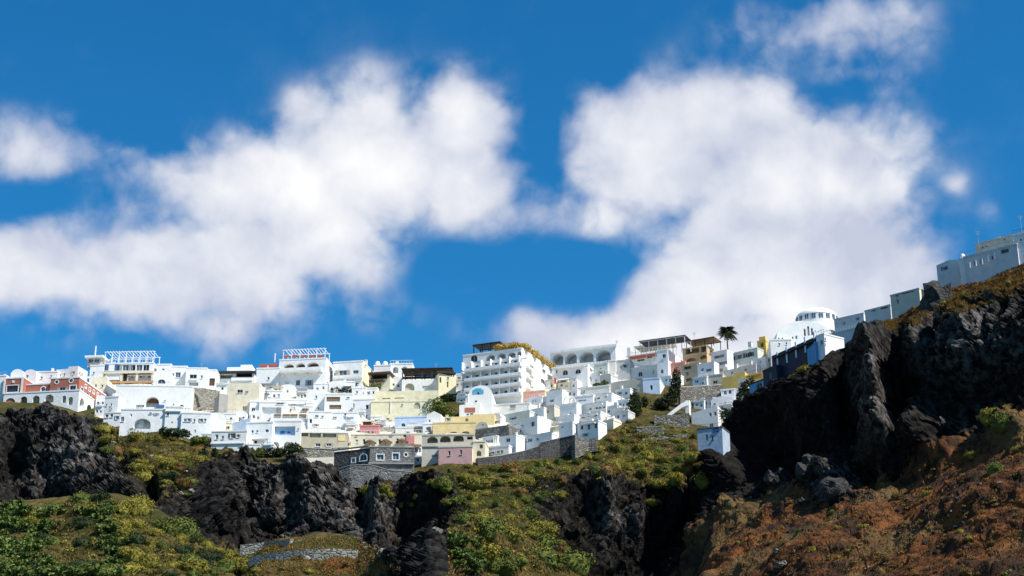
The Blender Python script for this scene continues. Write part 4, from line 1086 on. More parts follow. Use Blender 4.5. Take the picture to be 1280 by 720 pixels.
H("house", "white gabled house end with dark slots beside the pale blue house", 533, 551, 518, 538, -10, x2=556, top="gable", rise=1.0, d=6, wins=[("w", 538, 518.8, 4, 2), ("a", 536.8, 525.7, 2.6, 3.4), ("w", 536, 532.4, 4.5, 1.8)], dy=-0.5)
H("house", "flat grey-roofed block behind the pale blue house", 516, 535, 512.5, 526, -6, col="grey", d=5, dy=1)
bt = H("bell_tower", "pale blue arched bell tower rising over the pale blue house", 507.2, 514.8, 508, 526, -6, col="paleblue", cat="tower", d=1.6, dy=0.5, fnd=2, wins=[("A", 509.2, 512.3, 2.6, 4.4, D_(deep=1.1)), ("A", 512.9, 512.2, 2.6, 4.4, D_(deep=1.1))])
bt.box("belfry", 511, 504.6, 4.4, 6.5, -1.2, -0.3, "paleblue"); bt.box("cross", 511, 500.2, 0.6, 3, -0.8, -0.7, "paleblue"); bt.box("cross_arm", 511, 500, 1.8, 0.6, -0.8, -0.7, "paleblue")
# ---- the fort
h = H("stone_fort", "dark stone fort-like house with white arched window and ledge", 416, 462, 560, 601, -24, cat="house", col="darkstone", d=9, fnd=2, parapet=False, Y=Dv(462, 597) - 0.3,  # darker masonry than the other face, painting in its shade
  wins=[("a", 454.2, 571.6, 8.5, 8, D_(surround="white")), ("w", 441.8, 575.4, 4, 5, D_(surround="white"))], boxes=[("coping", 439, 559.6, 47, 1.2, D_(out0=-0.6, out1=0.12, col="concrete"))])
h2 = H("stone_fort", "lit grey stone bastion with white-barred windows below the parasols", 461, 517, 559, 604, 3, cat="house", col="fort", d=10, fnd=2, parapet=False, Y=Dv(462, 597) - 0.4,  # same fort in lighter masonry, sunlight put into the colour
  wins=[("w", 475.3, 571.5, 8.4, 6.4, D_(frame="white", surround="white", pane="greyglass")), ("w", 494.7, 570.6, 7.6, 7.6, D_(frame="white", surround="white", pane="greyglass")), ("o", 507.4, 568.3, 4, 4.4, D_(surround="white"))],
  boxes=[("coping", 489, 558.6, 57, 1.2, D_(out0=-0.6, out1=0.12, col="concrete")), ("ledge", 489, 579, 57, 1.4, D_(out1=0.5, col="concrete"))])
retaining("buttress_wall", "sloping grey stone footing wall at the foot of the fort", [(424, 586, 596), (437, 582, 598), (461, 581, 600), (487, 588, 604), (514, 590, 604)], "fort", 1.2, "concrete", Ys=[Dv(462, 597) - k for k in (0.6, 1.6, 1.9, 1.6, 1.2)], fnd=2)
h = H("kiosk", "tiny white kiosk with striped brown awning by the fort", 517, 527, 556, 572, 12, cat="kiosk", d=3, wins=[("R", 520.5, 562, 4, 7, D_(deep=1)), ("R", 525, 562.5, 2.4, 6, D_(deep=1))], dy=-0.6)
h.awning(521, 553.5, 13, 4, 1.4, "browncanvas")
# ---- grey arcade, pink house, yellow complex
h = H("arcade_house", "grey arcaded house with four dark loggia arches", 527, 592, 542.5, 577, -3, col="greige", d=8, fnd=4, wins=[("A", 540.5, 549.8, 13.5, 8, D_(deep=2.5)), ("A", 556.6, 548.7, 13.5, 8.5, D_(deep=2.5)), ("A", 573, 547.8, 13.5, 8.5, D_(deep=2.5)), ("R", 587.3, 547.5, 7, 4, D_(deep=2)), ("w", 545, 569.5, 5, 2.5)])
h.box("cornice", 559, 557.2, 66, 1.3, 0.002, 0.25, "greige")
H("house", "dusty pink house with two narrow dark windows", 548, 590, 557.5, 577, -4, x2=603, col="pink", trim="greige", scol="cream", d=6, fnd=4, dy=-2, wins=[("w", 561.6, 566.5, 2.8, 6), ("w", 576.2, 565.2, 2.8, 6)], side=[("w", 595, 560, 3, 4)])
H("house", "cream ruin with two black openings beside the pink house", 591, 606, 551, 577, -8, col="cream", d=6, fnd=4, dy=-1, wins=[("R", 601.5, 558, 4, 5, D_(deep=1.5)), ("A", 598.6, 566.7, 6, 7, D_(deep=1.5))])
h = H("house", "yellow house with low dark arches over the grey arcade", 541, 595, 527, 545, -5, x2=602, col="yellow", d=8, dy=-0.5, wins=[("A", 566.5, 541.5, 10, 4, D_(deep=0.8)), ("A", 582, 541, 10, 4, D_(deep=0.8))])
h = H("house", "broad yellow house with stepped parapet at the blue dome house", 553, 618, 519.5, 536, -6, col="yellow", d=7, dy=1.0, top="stepr", rise=0.5, wins=[("w", 560, 524, 3.5, 4), ("A", 583.5, 525, 4, 5, D_(deep=0.8))], chim=[(558.5, 519, 2, 3, 4)])
# ---- the big white hotel
YB = Dv(652, 508)
h = House("hotel", "tall white hotel with rows of balconies and arched top loggia", 578, 652, 434.5, 508, -23, x2=691, Y=YB, cat="hotel", fnd=6)
h.op("a", 592.5, 448, 8.5, 9, pane="glass")
for x, y in ((613.5, 447), (627, 445), (639.5, 443.7), (651, 442.5)): h.op("A", x, y, 10 if x < 645 else 9, 7.2, deep=2.2)
for k in range(4):
    for j in range(6):
        x = 584 + 12 * j; y = 462 + 12 * k - 0.13 * (x - 578)
        h.op("d", x, y, 3.6, 6.5, pane="glass" if (j + k) % 3 else "greyglass")
for y in (459, 472, 485):
    h.op("R", 664.5, y - 1, 5.5, 4, "r", deep=1.2)
for (x, y, w, hh, kk) in ((682.8, 451.5, 4, 2.6, "w"), (680, 464.2, 4, 5, "w"), (679, 476.8, 6, 6, "a"), (672, 490, 3, 4, "w")): h.op(kk, x, y, w, hh, "r")
h.build()
for k in range(4):
    y = 464.5 + 12.2 * k - 5.0
    h.balcony(615.5, y + 0.5, 71 if k else 70, rail=3.4, out=1.5, solid=True)
    u0, u1 = 0.3, h.w - 0.3
    for j in range(7):
        u = u0 + (u1 - u0) * j / 6
        v = h.fp(615.5, y, "f", 0)[1]
        if 0.5 < v < h.h - 3: MB().box(u - 0.09, u + 0.09, -1.36, -0.002, v, v + 2.3).build("divider", "white", h.root)
for y in (460.8, 473.5, 486.5): h.box("side_balcony", 664.5, y, 7, 2.2, 0.002, 0.9, "white", "r")
h.box("loggia_sill", 634, 450.4, 50, 1.6, 0.002, 0.4, "white")
# name lettering under the arched window, too small to read in the photograph: grey strokes
u0, v0 = h.fp(590, 454.3, "f"); u1, _v = h.fp(604, 453.2, "f")
mb = MB()
for k in range(9):
    u = u0 + (u1 - u0) * k / 9
    mb.box(u, u + 0.10, -0.05, -0.003, v0, v0 + 0.42)
    if k % 2: mb.box(u + 0.10, u + 0.26, -0.05, -0.003, v0 + 0.16, v0 + 0.24)
mb.build("lettering", "ink", h.root)["kind"] = "stuff"
u0, v0 = h.fp(629, 449.3, "f"); u1, _v = h.fp(637, 448.3, "f")
mb = MB()
for k in range(6): 
    u = u0 + (u1 - u0) * k / 6; mb.box(u, u + 0.11, -0.46, -0.41, v0 - 0.25, v0 + 0.15)
mb.build("lettering", "bluepaint", h.root)["kind"] = "stuff"
h.pergola(592, 624, 430, 437, 1.0, 6, posts=4, col="darkwood", cover="darkwood", name="roof_shelter", post_r=0.12)
HOTEL = h
# wing with the arched roof terrace
YW = Dv(742, 484)
h = House("hotel_wing", "white wing with arched open roof terrace beside the tall hotel", 690, 735, 455, 486, -20, x2=745, Y=YW, cat="hotel", fnd=6)
for (k, x, y, w, hh) in (("w", 695.5, 464.5, 2.4, 4.6), ("a", 706.5, 465.5, 6.4, 6.6), ("a", 722.5, 464, 7, 6), ("R", 705, 477, 9, 4), ("a", 719.3, 475.5, 5.2, 5)): h.op(k, x, y, w, hh)
h.op("w", 739, 463, 4, 4, "r"); h.op("w", 738.8, 473.5, 2, 2.6, "r")
h.build()
h.awning(704, 471, 13, 3.4, 1.3, "lightgrey")
h.balcony(706, 458.5, 18, rail=3, out=0.9, solid=False, rcol="greymetal"); h.balcony(723, 456.5, 14, rail=3, out=0.9, solid=False, rcol="greymetal")
h = House("arched_terrace", "open terrace of white shallow arches under a flat white roof", 688, 770, 433, 458, -20, x2=782, Y=YW + 5, cat="terrace", fnd=3, d=9)
for x, w in ((697, 14), (713.5, 15), (733, 18), (754, 18.5)): h.op("A", x, 446.2 - (x - 730) * 0.09, w, 14.5, deep=4.5)
h.build()
h.box("roof_edge", 729, 435.5, 84, 2.6, 0.002, 0.5, "white")
fl = empty("flag", W(692.8, 482, YW - 1.2), "narrow red banner hanging by the white wing", "flag")
MB().bar((0, 0, 0), (0, 0, 2.4), 0.04).build("pole", "greymetal", fl)
MB().add([(0.02, 0, 0.55), (0.55, 0.06, 0.6), (0.62, -0.05, 2.25), (0.02, 0, 2.3), (0.02, 0.03, 0.55), (0.55, 0.09, 0.6), (0.62, -0.02, 2.25), (0.02, 0.03, 2.3)], [(0, 1, 2, 3), (7, 6, 5, 4), (0, 4, 5, 1), (1, 5, 6, 2), (2, 6, 7, 3), (3, 7, 4, 0)]).build("cloth", "redcloth", fl)
# ---- blue dome house and peach terraces below the hotel
h = H("house", "white house with turquoise domed window below the tall hotel", 586, 615, 492, 524, -5, x2=620, d=7, top="vault", rise=2.4, wins=[("w", 595, 501.5, 3.5, 2.4), ("p", 597.6, 491.2, 3.4, 4.4, D_(pane="navy"))], dy=-1, side=[("w", 617, 497, 2, 3)])
h.box("blue_tympanum", 594, 489.6, 6, 5, 0.002, 0.12, "turquoise"); h.box("blue_tympanum", 601.5, 489.4, 6, 5, 0.002, 0.12, "turquoise"); h.box("blue_tympanum", 597.8, 486.8, 8, 3, 0.002, 0.14, "turquoise")
H("house", "small white lean-to with brick-red panel under the turquoise dome", 574, 600, 506, 524, -4, d=5, dy=-2, top="slope", rise=0.6, wins=[("w", 584.5, 518, 3, 2.6), ("w", 589.5, 517.5, 4, 3)], boxes=[("brick_panel", 587.5, 512.5, 13, 6, D_(out1=0.06, col="brick"))])
H("house", "peach terrace house with dark pergola slots below the hotel", 617, 640, 487.5, 505, -8, col="peach", d=6, wins=[("R", 622, 491, 4, 4.4, D_(deep=1)), ("R", 628, 490.5, 6, 4.6, D_(deep=1))])
H("house", "cream house with round grey window between peach houses", 638, 656, 488, 505, -10, col="cream", d=6, dy=-0.5, wins=[("o", 647.5, 494, 7, 9, D_(pane="greyglass"))])
H("house", "peach house with salmon panel and three dark windows", 655, 681, 487.5, 506, -14, col="peach", d=6, dy=-0.8, wins=[("w", 661.5, 501, 3, 3.6), ("w", 669.5, 500.3, 3, 4), ("w", 676.5, 499, 2.6, 4)], boxes=[("salmon_panel", 667, 493.5, 21, 6.5, D_(out1=0.08, col="salmon"))])
H("terrace_wall", "plain cream-white terrace below the peach houses", 612, 662, 503, 523, -12, col="offwhite", cat="terrace", d=6, wins=[("w", 641, 507.5, 7, 5, D_(pane="canvas", frame="canvas"))])
# ---- blue-white stack stepping down to the dark wall
H("long_house", "long celadon-grey house with two dark windows", 614, 662, 513, 535, -34, x2=668, col="celadon", d=6, wins=[("w", 624.5, 526, 4, 3), ("w", 641.3, 523, 4.4, 3)])
H("house", "rough stone house with black doorway under the celadon house", 594, 636, 531, 556, -28, col="stone", d=6, parapet=False, wins=[("A", 609, 548.5, 9, 9, D_(deep=2)), ("w", 627.5, 536.5, 3.4, 4.5)], dy=-1.5)
H("house", "broken grey barrel-vault house at the yellow house corner", 594, 610, 534, 550, -15, col="greige", top="vault", rise=1.6, d=6, dy=-0.5, wins=[("o", 603.5, 531, 3, 2)])
H("house", "blue-white house with three arched doors in its shaded front", 634, 662, 525, 546, -36, x2=668, wins=[("a", 644, 529, 3, 4), ("a", 648, 528, 2.6, 4), ("a", 652.6, 526.5, 3, 4), ("a", 645, 536.5, 6, 5), ("w", 653, 533.5, 3, 4)], d=6, dy=0.5)
H("house", "blue-white house with roof chimney row above the arched doors", 645, 680, 509, 530, -36, x2=686, wins=[("w", 651, 517.5, 4, 2), ("w", 660.5, 516, 3, 3.4), ("w", 670.5, 518.5, 2.5, 2.5), ("w", 668, 511, 2.4, 3.4)], chim=[(660, 507, 1.5, 2, 4), (673, 505, 1.5, 2, 4)], d=5)
H("house", "white tower house with one dark window and bright gable wall", 655, 672, 520, 548, -38, x2=692, wins=[("w", 666, 530, 4.4, 6.5)], d=7, dy=-1)
H("house", "pale house with roof terrace and dark round window", 676, 693, 506, 530, -30, x2=700, col="greige", wins=[("o", 684, 514.5, 4, 4.5), ("w", 679, 523, 2.5, 3)], d=5, dy=0.5)
H("house", "plain blue-white house front below the red banner", 683, 703, 487, 512, -28, x2=706, wins=[("w", 690, 501, 2.6, 3.2)], d=6, boxes=[("roof_sill", 694, 486.8, 14, 1.4, D_(out1=0.3, col="grey"))])
h = H("house", "blue-white house with open white roof arches", 700, 721, 503, 530, -28, x2=727, wins=[("w", 713.5, 516, 1.6, 2)], d=7)
for cx in (708, 715):
    mb = MB(); u, v = h.fp(cx, 503, "f", -0.5); r = 0.9
    for k in range(10):
        a, b_ = math.pi * k / 10, math.pi * (k + 1) / 10
        mb.bar((u + r * math.cos(a), 0.6, v - 0.3 + 1.7 * math.sin(a)), (u + r * math.cos(b_), 0.6, v - 0.3 + 1.7 * math.sin(b_)), 0.16)
    mb.build("roof_arch", "white", h.root)
H("house", "white house with two roof chairs height parapet in mid stack", 695, 718, 518, 540, -32, x2=727, wins=[("w", 697.5, 522, 3, 3), ("w", 702, 520, 3, 3)], d=6, dy=-0.5)
H("long_house", "long white house with flat roof line and row of blue openings", 642, 690, 541, 571, -36, x2=697, wins=[("w", 650, 553.5, 2.6, 3), ("w", 656.5, 552.5, 4.4, 2), ("w", 662.6, 550.5, 2.4, 4), ("w", 671.8, 549, 3, 3.4)], d=7, boxes=[("ledge", 668, 543.6, 48, 1.2, D_(out1=0.2))])
H("house", "white house with boarded front under the three arched doors", 625, 645, 543, 570, -34, x2=650, wins=[("w", 635.2, 550, 5, 5), ("d", 631.5, 563, 3, 6, D_(pane="shade"))], d=6)
H("long_house", "low white house with four dark windows on the dark wall", 605, 636, 556, 572, -22, x2=640, wins=[("w", 610.5, 567, 5, 2.4), ("w", 616, 566, 4, 3), ("w", 622, 565, 2.4, 3.4), ("w", 627, 564.4, 2.6, 3.6)], d=5, dy=-0.6)
H("house", "white gabled house with small arch beside the dark wall", 699, 716, 527, 552, -34, x2=727, wins=[("w", 716.5, 529, 3, 4), ("w", 703, 534, 3, 2)], side=[("a", 720.5, 529.5, 4, 5)], d=7, dy=-1)
for k, (x0, x1, yt, yb, lab, wn) in enumerate((
    (731, 765, 491, 512, "upper terrace of the blue-white stack with striped railings", [("w", 740, 499, 3, 3), ("w", 748, 497.5, 3.4, 3), ("w", 757, 495.5, 3, 3)]),
    (727, 758, 501.5, 522, "second terrace of the blue-white stack with four blue windows", [("w", 738, 511, 3, 3, D_(pane="bluepaint")), ("w", 746, 510, 3, 3), ("w", 750, 509.5, 3, 3), ("w", 755, 509, 3, 3)]),
    (724, 751, 514, 534, "third terrace of the blue-white stack with tall chairs", [("w", 729, 521, 4, 4), ("w", 735.5, 519, 3, 4), ("w", 744.5, 520, 3.6, 3, D_(pane="bluepaint"))]),
    (722, 748, 525, 548, "lowest terrace of the blue-white stack with three doors", [("d", 727.3, 534, 3, 6, D_(pane="shade")), ("d", 736, 533.5, 3.4, 7, D_(pane="bluepaint")), ("d", 744.6, 532, 3, 7, D_(pane="shade")), ("w", 731.8, 543.5, 4, 4)]))):
    hh = H("terrace_house", lab, x0, x1, yt, yb, -33, x2=x1 + 17 - 2 * k, wins=wn, d=9, dy=-0.4)
    hh.balcony((x0 + x1) / 2 - 1, yt + 4.2, (x1 - x0) * 0.7, rail=2.4, out=0.7, solid=False, rcol="greymetal")
H("house", "white curved house with slit shade above the blue-white stack", 716, 742, 493, 516, -20, x2=748, wins=[("R", 728, 500.5, 10, 2, D_(deep=0.6)), ("w", 735, 494, 6, 2)], d=7, dy=1)
retaining("village_wall", "long dark lava-stone wall holding up the blue-white stack", [(597, 573, 579), (625, 570, 577), (655, 564, 573), (673, 558, 572), (676, 553, 572), (700, 548, 568), (719, 544, 565)], "darkstone", 1.2, "concrete", dy=-0.9, fnd=0.6)
retaining("village_wall", "grey corner of stone wall turning below the white stack", [(719, 545, 566), (728, 548, 562), (736, 549, 558), (746, 547, 556)], "stone", 1.0, Ys=[Dv(719, 567) - 1.2, Dv(728, 562) - 0.8, Dv(736, 558) - 0.6, Dv(746, 556) - 0.4], fnd=1.5)
# ---- east part: cream terraces, tan houses, the church
H("house", "celadon house with three blue shutters below the arched terrace", 743, 760, 453, 478, -24, col="celadon", wins=[("w", 746, 467.5, 2, 5, D_(pane="bluepaint")), ("w", 750.8, 466.7, 3, 6, D_(pane="bluepaint")), ("w", 755.5, 465.5, 2, 5, D_(pane="lightgrey")), ("w", 751, 460.5, 2, 2)], d=6)
H("house", "round-cornered cream house stub with brown chairs on top", 757, 770, 450, 476, -15, x2=776, col="offwhite", d=6, wins=[("w", 769.5, 460, 1.6, 4)])
H("house", "grey-white house with pot plants below the arched terrace", 768, 788, 449, 474, -18, col="lightgrey", wins=[("w", 770, 465.5, 3, 2.4), ("w", 781, 457.5, 4, 4.5), ("w", 776, 459, 1.5, 4)], d=6)
H("house", "cream house with thin vine and arched window", 779, 824, 455, 476, -28, col="offwhite", wins=[("a", 800.4, 467.3, 5, 6), ("w", 786, 461, 2, 2), ("w", 816.8, 465.5, 2, 5, D_(pane="canvas"))], d=8)
h = H("cafe_terrace", "cafe terrace with rust-red awning band and sand canvas shade", 785, 824, 440, 458, -26, x2=830, cat="restaurant", d=8, col="offwhite", wins=[("R", 801, 450, 9, 3, D_(deep=1.5)), ("R", 812, 446.5, 6, 2.4, D_(deep=1))], dy=2.5)
h.box("red_band", 804.5, 445, 35, 3, 0.002, 0.6, "redcanvas")
h.pergola(794, 838, 431, 440.5, 0.5, 6, posts=5, col="metal", cover="canvas", name="canvas_shade")
h.box("white_pier", 786, 440, 4.5, 11, -0.6, 0.1, "white")
h = H("house", "white tower house with square window under the dark cafe roof", 822, 836, 436, 478, -24, x2=856, wins=[("w", 830, 445, 4.4, 5), ("a", 827.5, 464.2, 3.4, 5)], d=8)
h.pergola(800, 856, 423.5, 434, 0.2, 6, posts=6, col="metal", cover="navy", name="dark_roof")
H("house", "pale blue cube house with one dark doorway", 804, 825, 472, 492, -14, x2=838, col="paleblue", scol="white", wins=[("d", 814.2, 484.5, 3, 6, D_(pane="shade"))], d=6, dy=-0.5)
H("vault_roof", "long sand-coloured vaulted roof above the blue-white stack", 756, 804, 477, 490, -24, col="greige", top="vault", rise=1.0, d=6, cat="roof")
H("terrace_wall", "cream wall with dark hedge slot beside the vaulted roof", 731, 762, 481, 494, -22, col="offwhite", cat="terrace", d=5, dy=1)
# tan houses
h = House("balcony_house", "tan balcony house with deep shaded verandas on the skyline", 854, 884, 431, 454, -30, x2=893, col="tan", d=8, cat="house", Y=Dv(884, 470) + 3)
for x, w in ((865.5, 17), (880, 8)): h.op("R", x, 437 - (x - 870) * 0.12, w, 8.5, deep=2.6)
h.op("A", 864, 449.5, 12, 4.5, deep=1.4); h.op("A", 879.5, 446, 9, 5, deep=1.4)
h.op("R", 888.5, 441, 5, 8, "r", deep=1.5)
h.build(); h.box("rail_band", 869, 443, 30, 1.4, 0.002, 0.5, "tan")
h.pergola(858, 892, 424.5, 432, 0.6, 6, posts=4, col="darkwood", cover="cane", name="thatch_roof")
H("house", "tan lower house with shaded canvas front and red flowers", 852, 875, 453, 482, -30, x2=884, col="tan", d=7, scol="white", wins=[("R", 859.5, 459.5, 9, 4, D_(deep=1.6)), ("w", 859, 467, 3, 5), ("R", 862, 474.5, 9, 4, D_(deep=1))])
H("house", "salmon house wall behind the dark tree", 838, 857, 452, 480, -26, col="salmon", d=6, dy=2)
H("house", "white house with dark terrace slots beside the tan houses", 873, 894, 452, 484, -34, x2=900, d=7, wins=[("R", 886, 462.5, 7, 4, D_(deep=1.2)), ("w", 878, 462, 3, 4), ("w", 872, 470, 2.4, 5)])
h = H("house", "white house with shaded terrace and dark furniture under the palm", 890, 910, 437, 470, -36, x2=918, d=7, wins=[("R", 899, 445.5, 13, 4, D_(deep=1.6)), ("R", 903, 454, 12, 5, D_(deep=1.6)), ("R", 899, 463, 9, 4, D_(deep=1.2))], dy=1)
h.balcony(899, 459, 16, rail=2.4, out=0.8)
H("house", "small white shed with rooftop steps by the stone wall", 866, 884, 470, 486, -28, x2=890, d=5, wins=[("w", 871, 477, 2, 3), ("w", 878, 479, 2.4, 3)], dy=-0.3)
h = H("long_house", "long grey-fronted house with four shuttered windows", 908, 948, 434.5, 462, -40, x2=956, col="celadon", d=8, wins=[("w", 916.5, 448, 5, 5.6), ("w", 924.5, 446, 5, 5.6), ("w", 933.7, 444, 5, 6), ("w", 939.8, 442.5, 5, 6)], dy=1, chim=[(937, 427.5, 2, 4, 4)])
h.box("terrace_step", 930, 456, 40, 2, 0.002, 1.0, "white")
H("house", "grey-fronted lower terrace house with white roof points", 906, 946, 455, 474, -40, x2=952, col="lightgrey", d=6, wins=[("w", 915, 466, 3, 3), ("w", 932, 462, 3, 3)], chim=[(920, 455, 0.5, 2.5, 3), (938, 451, 0.5, 2.5, 3)])
H("house", "greige house with one dark window on the stone wall", 882, 904, 467, 485, -22, col="greige", d=6, wins=[("w", 894, 477.5, 6, 3.6)])
h = H("house", "golden yellow house with scooped parapet over the stone wall", 903, 932, 468, 484, -26, x2=936, col="gold", d=6, top="stepr", rise=0.8)
H("house", "golden yellow arch wall with white corner next to the scooped house", 931, 958, 464, 480, -42, x2=962, col="gold", d=4, wins=[("R", 945, 470.5, 13, 6, D_(deep=1)), ("R", 936, 469, 4, 5, D_(deep=0.8))], dy=-1)
h = H("bell_gable", "small golden bell tower on the skyline", 947.5, 958, 425, 446, -30, col="gold", cat="tower", d=2.4, Y=Dv(950, 460) + 5, fnd=4, wins=[("A", 952.5, 431, 4, 6, D_(deep=1.6))])
h.box("cap", 952.5, 422.8, 8, 4, -1.8, -0.4, "gold")
H("wall", "low golden wall running from the bell tower to the church", 957, 996, 430, 446, -48, col="cream", cat="wall", d=2, Y=Dv(980, 450) + 2, parapet=False)
H("house", "white house with bright gable and pots under the bell tower", 946, 958, 446, 470, -45, x2=968, d=7, wins=[("w", 950, 452, 2, 3)], side=[("w", 961, 450, 2, 3)])
retaining("terrace_wall", "rubble stone wall with white drain pipe below the golden house", [(851, 484, 512), (875, 483, 509), (903, 481, 505)], "stone", 1.0, "greige", dy=0.5)
MBp = empty("drain_pipe", W(879.3, 506, Dv(879, 506) - 0.2), "white drain pipe down the rubble stone wall", "pipe")
MB().bar((0, 0, -0.4), (0, 0, 4.2), 0.16).build("pipe", "white", MBp)
# houses at the cliff edge
H("house", "white cliff-edge house with two arched windows under the dark tree", 902, 919, 485.5, 503, -18, x2=924, d=6, wins=[("a", 906.5, 490.5, 4, 5.5, D_(pane="greyglass")), ("a", 912.5, 489.5, 3.6, 5.5)])
H("vaulted_house", "white low vault stepping down the cliff edge", 889, 917, 499, 512, -20, top="vault", rise=1.1, d=6, wins=[("w", 893, 505, 3, 3)])
H("house", "white house with two round-headed windows low on the cliff edge", 865, 898, 513, 534, -22, d=6, top="slope", rise=1.3, wins=[("a", 888, 518, 3, 5), ("a", 894, 517, 3, 5)], dy=-1)
H("house", "weathered pale blue house at the bottom of the cliff edge", 873, 904, 533, 565, -24, col="weathered", d=6, trim="darkstone", wins=[("w", 894.5, 536.5, 8, 6, D_(pane="blue", frame="blue")), ("d", 883.5, 547, 2.6, 8, D_(pane="navy")), ("w", 890.5, 547, 2.4, 6), ("w", 880, 541, 4, 4)], Y=gy(888, 566) + 0.5, fnd=3)
H("house", "small blue-sided hut wedged under the dark tree", 919, 929, 500, 516, -20, x2=934, col="skyblue", d=4, dy=-2)
st = retaining("stair_ramp", "white stair parapet climbing diagonally to the rubble wall", [(833, 519, 523), (843, 511, 515), (853, 503.5, 507.5), (860, 501, 505)], "white", 0.6, Ys=[gy(846, 520)] * 4, fnd=0.3, cat="stair")
H("stair_pier", "white pier at the head of the stair parapet", 857, 862, 500, 519, -20, d=1.5, cat="wall", Y=gy(846, 520) + 0.1, parapet=False)
retaining("terrace_wall", "dry-stone terrace below the white stair parapet", [(818, 519, 533), (840, 519, 533), (862, 516, 531)], "stone", 1.0, Ys=[gy(840, 533) + 0.2] * 3)
retaining("terrace_wall", "low dark terrace with white end posts in the scrub", [(796, 535, 543), (812, 534, 543), (830, 533, 541)], "stone", 0.8, "concrete", Ys=[gy(812, 543) + 0.2] * 3)
retaining("terrace_wall", "long ruined terrace wall across the scrub", [(803, 548, 552), (825, 546, 550), (850, 543, 548), (860, 542, 547)], "stone", 0.8, Ys=[gy(x, y) + 0.2 for x, y in ((803, 552), (825, 550), (850, 548), (860, 547))])
# ---- the church and the houses along the spur, shade mixed into the grey fronts
YC = 436.0
h = House("church", "white domed church with curved gable and triple windows", 972, 1043, 421, 440, 2, Y=YC, cat="church", top="vault", rise=4.9, d=16, fnd=6)
for (x, y, w, hh) in ((1006, 415.5, 2.4, 9), (1010.5, 413.5, 2.6, 12), (1015, 414.5, 2.4, 9)): h.op("a", x, y, w, hh, pane="shade")
for (x, y, w, hh) in ((973.5, 422.5, 2, 3), (978, 423, 2.4, 4.4), (991, 422, 2, 3), (995.5, 421.5, 2.6, 4.4), (1019, 414, 1.2, 3)): h.op("a", x, y, w, hh, pane="shade")
h.build()
u, bk, v, r, hh = h.dome(1021, 405, 27, 18, back=7.0, drum=1.5, n=32)
for k in range(9):                       # paired drum windows
    a = R(-170 + 20 * k)
    for da in (-0.055, 0.055):
        ca, sa = math.cos(a + da), math.sin(a + da)
        p = Vector((u + r * 0.972 * ca, bk + r * 0.972 * sa, v + 0.68))
        tx = Vector((-sa, ca, 0)); nn = Vector((ca, sa, 0))
        V = []
        for q in (0.04, -0.3):
            for (du, dz) in ((-0.2, -0.75), (0.2, -0.75), (0.2, 0.6), (0.0, 0.8), (-0.2, 0.6)): V.append(tuple(p + tx * du + nn * q + Vector((0, 0, dz))))
        MB().add(V, [(0, 1, 2, 3, 4)] + [(i, (i + 1) % 5, 5 + (i + 1) % 5, 5 + i) for i in range(5)]).build("drum_window", "greyglass", h.root)
prof = [(r * 0.95 + 0.002, 1.45), (r * 0.95 + 0.10, 1.48), (r * 0.95 + 0.10, 1.6), (r * 0.95 - 0.1, 1.64)]
MB().lathe(prof, (u, bk, v), 32).build("cornice", "white", h.root)
MB().box(u - 0.1, u + 0.1, bk - 0.1, bk + 0.1, v + hh - 0.2, v + hh + 1.0).build("cross", "white", h.root)
# low flanks of the church
H("house", "plain white flank of the church with tiny windows", 964, 990, 424, 446, -4, Y=YC - 2, d=6, wins=[("w", 974, 430, 2, 3), ("w", 983, 429, 2, 3)])
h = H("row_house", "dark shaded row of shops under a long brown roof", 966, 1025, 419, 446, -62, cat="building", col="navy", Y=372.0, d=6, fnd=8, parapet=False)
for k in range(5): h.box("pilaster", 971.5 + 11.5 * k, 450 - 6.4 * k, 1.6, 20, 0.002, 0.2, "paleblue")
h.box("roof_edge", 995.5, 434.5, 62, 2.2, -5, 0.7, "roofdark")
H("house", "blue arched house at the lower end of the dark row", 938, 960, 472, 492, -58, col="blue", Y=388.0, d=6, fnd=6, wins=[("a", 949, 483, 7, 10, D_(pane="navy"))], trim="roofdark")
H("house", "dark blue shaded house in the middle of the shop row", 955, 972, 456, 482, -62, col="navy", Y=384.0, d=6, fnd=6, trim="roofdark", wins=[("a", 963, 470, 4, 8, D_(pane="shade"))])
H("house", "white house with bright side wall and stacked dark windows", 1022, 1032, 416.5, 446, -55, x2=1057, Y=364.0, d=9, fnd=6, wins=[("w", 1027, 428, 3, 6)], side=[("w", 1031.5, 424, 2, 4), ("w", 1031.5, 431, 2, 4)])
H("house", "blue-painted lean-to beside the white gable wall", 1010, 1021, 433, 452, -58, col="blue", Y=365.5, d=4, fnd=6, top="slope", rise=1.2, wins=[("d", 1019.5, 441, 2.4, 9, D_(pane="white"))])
H("house", "blue-grey shaded house with white end wall beside the church", 1044, 1081, 391, 414, -38, x2=1092, Y=405.0, col="lightgrey", scol="white", d=9, fnd=10, wins=[("w", 1055, 404, 2.4, 3.4), ("w", 1072, 398.5, 2.4, 3.4)])  # grey front against white end wall: shade put into the colour
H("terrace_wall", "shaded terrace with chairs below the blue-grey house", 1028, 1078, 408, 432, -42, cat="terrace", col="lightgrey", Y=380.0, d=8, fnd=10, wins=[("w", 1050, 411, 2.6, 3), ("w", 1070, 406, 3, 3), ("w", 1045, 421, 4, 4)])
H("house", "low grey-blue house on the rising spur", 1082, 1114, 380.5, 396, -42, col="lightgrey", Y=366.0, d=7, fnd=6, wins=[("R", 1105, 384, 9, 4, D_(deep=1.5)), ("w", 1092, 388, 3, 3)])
H("house", "olive-beige two-level house alone on the spur", 1115, 1151, 360, 386, -42, x2=1159, col="greige", scol="lemon", Y=357.0, d=8, fnd=6, wins=[("w", 1121, 368, 2, 6), ("d", 1122, 377, 2.4, 6), ("R", 1135, 365.5, 16, 1.6, D_(deep=0.5))])
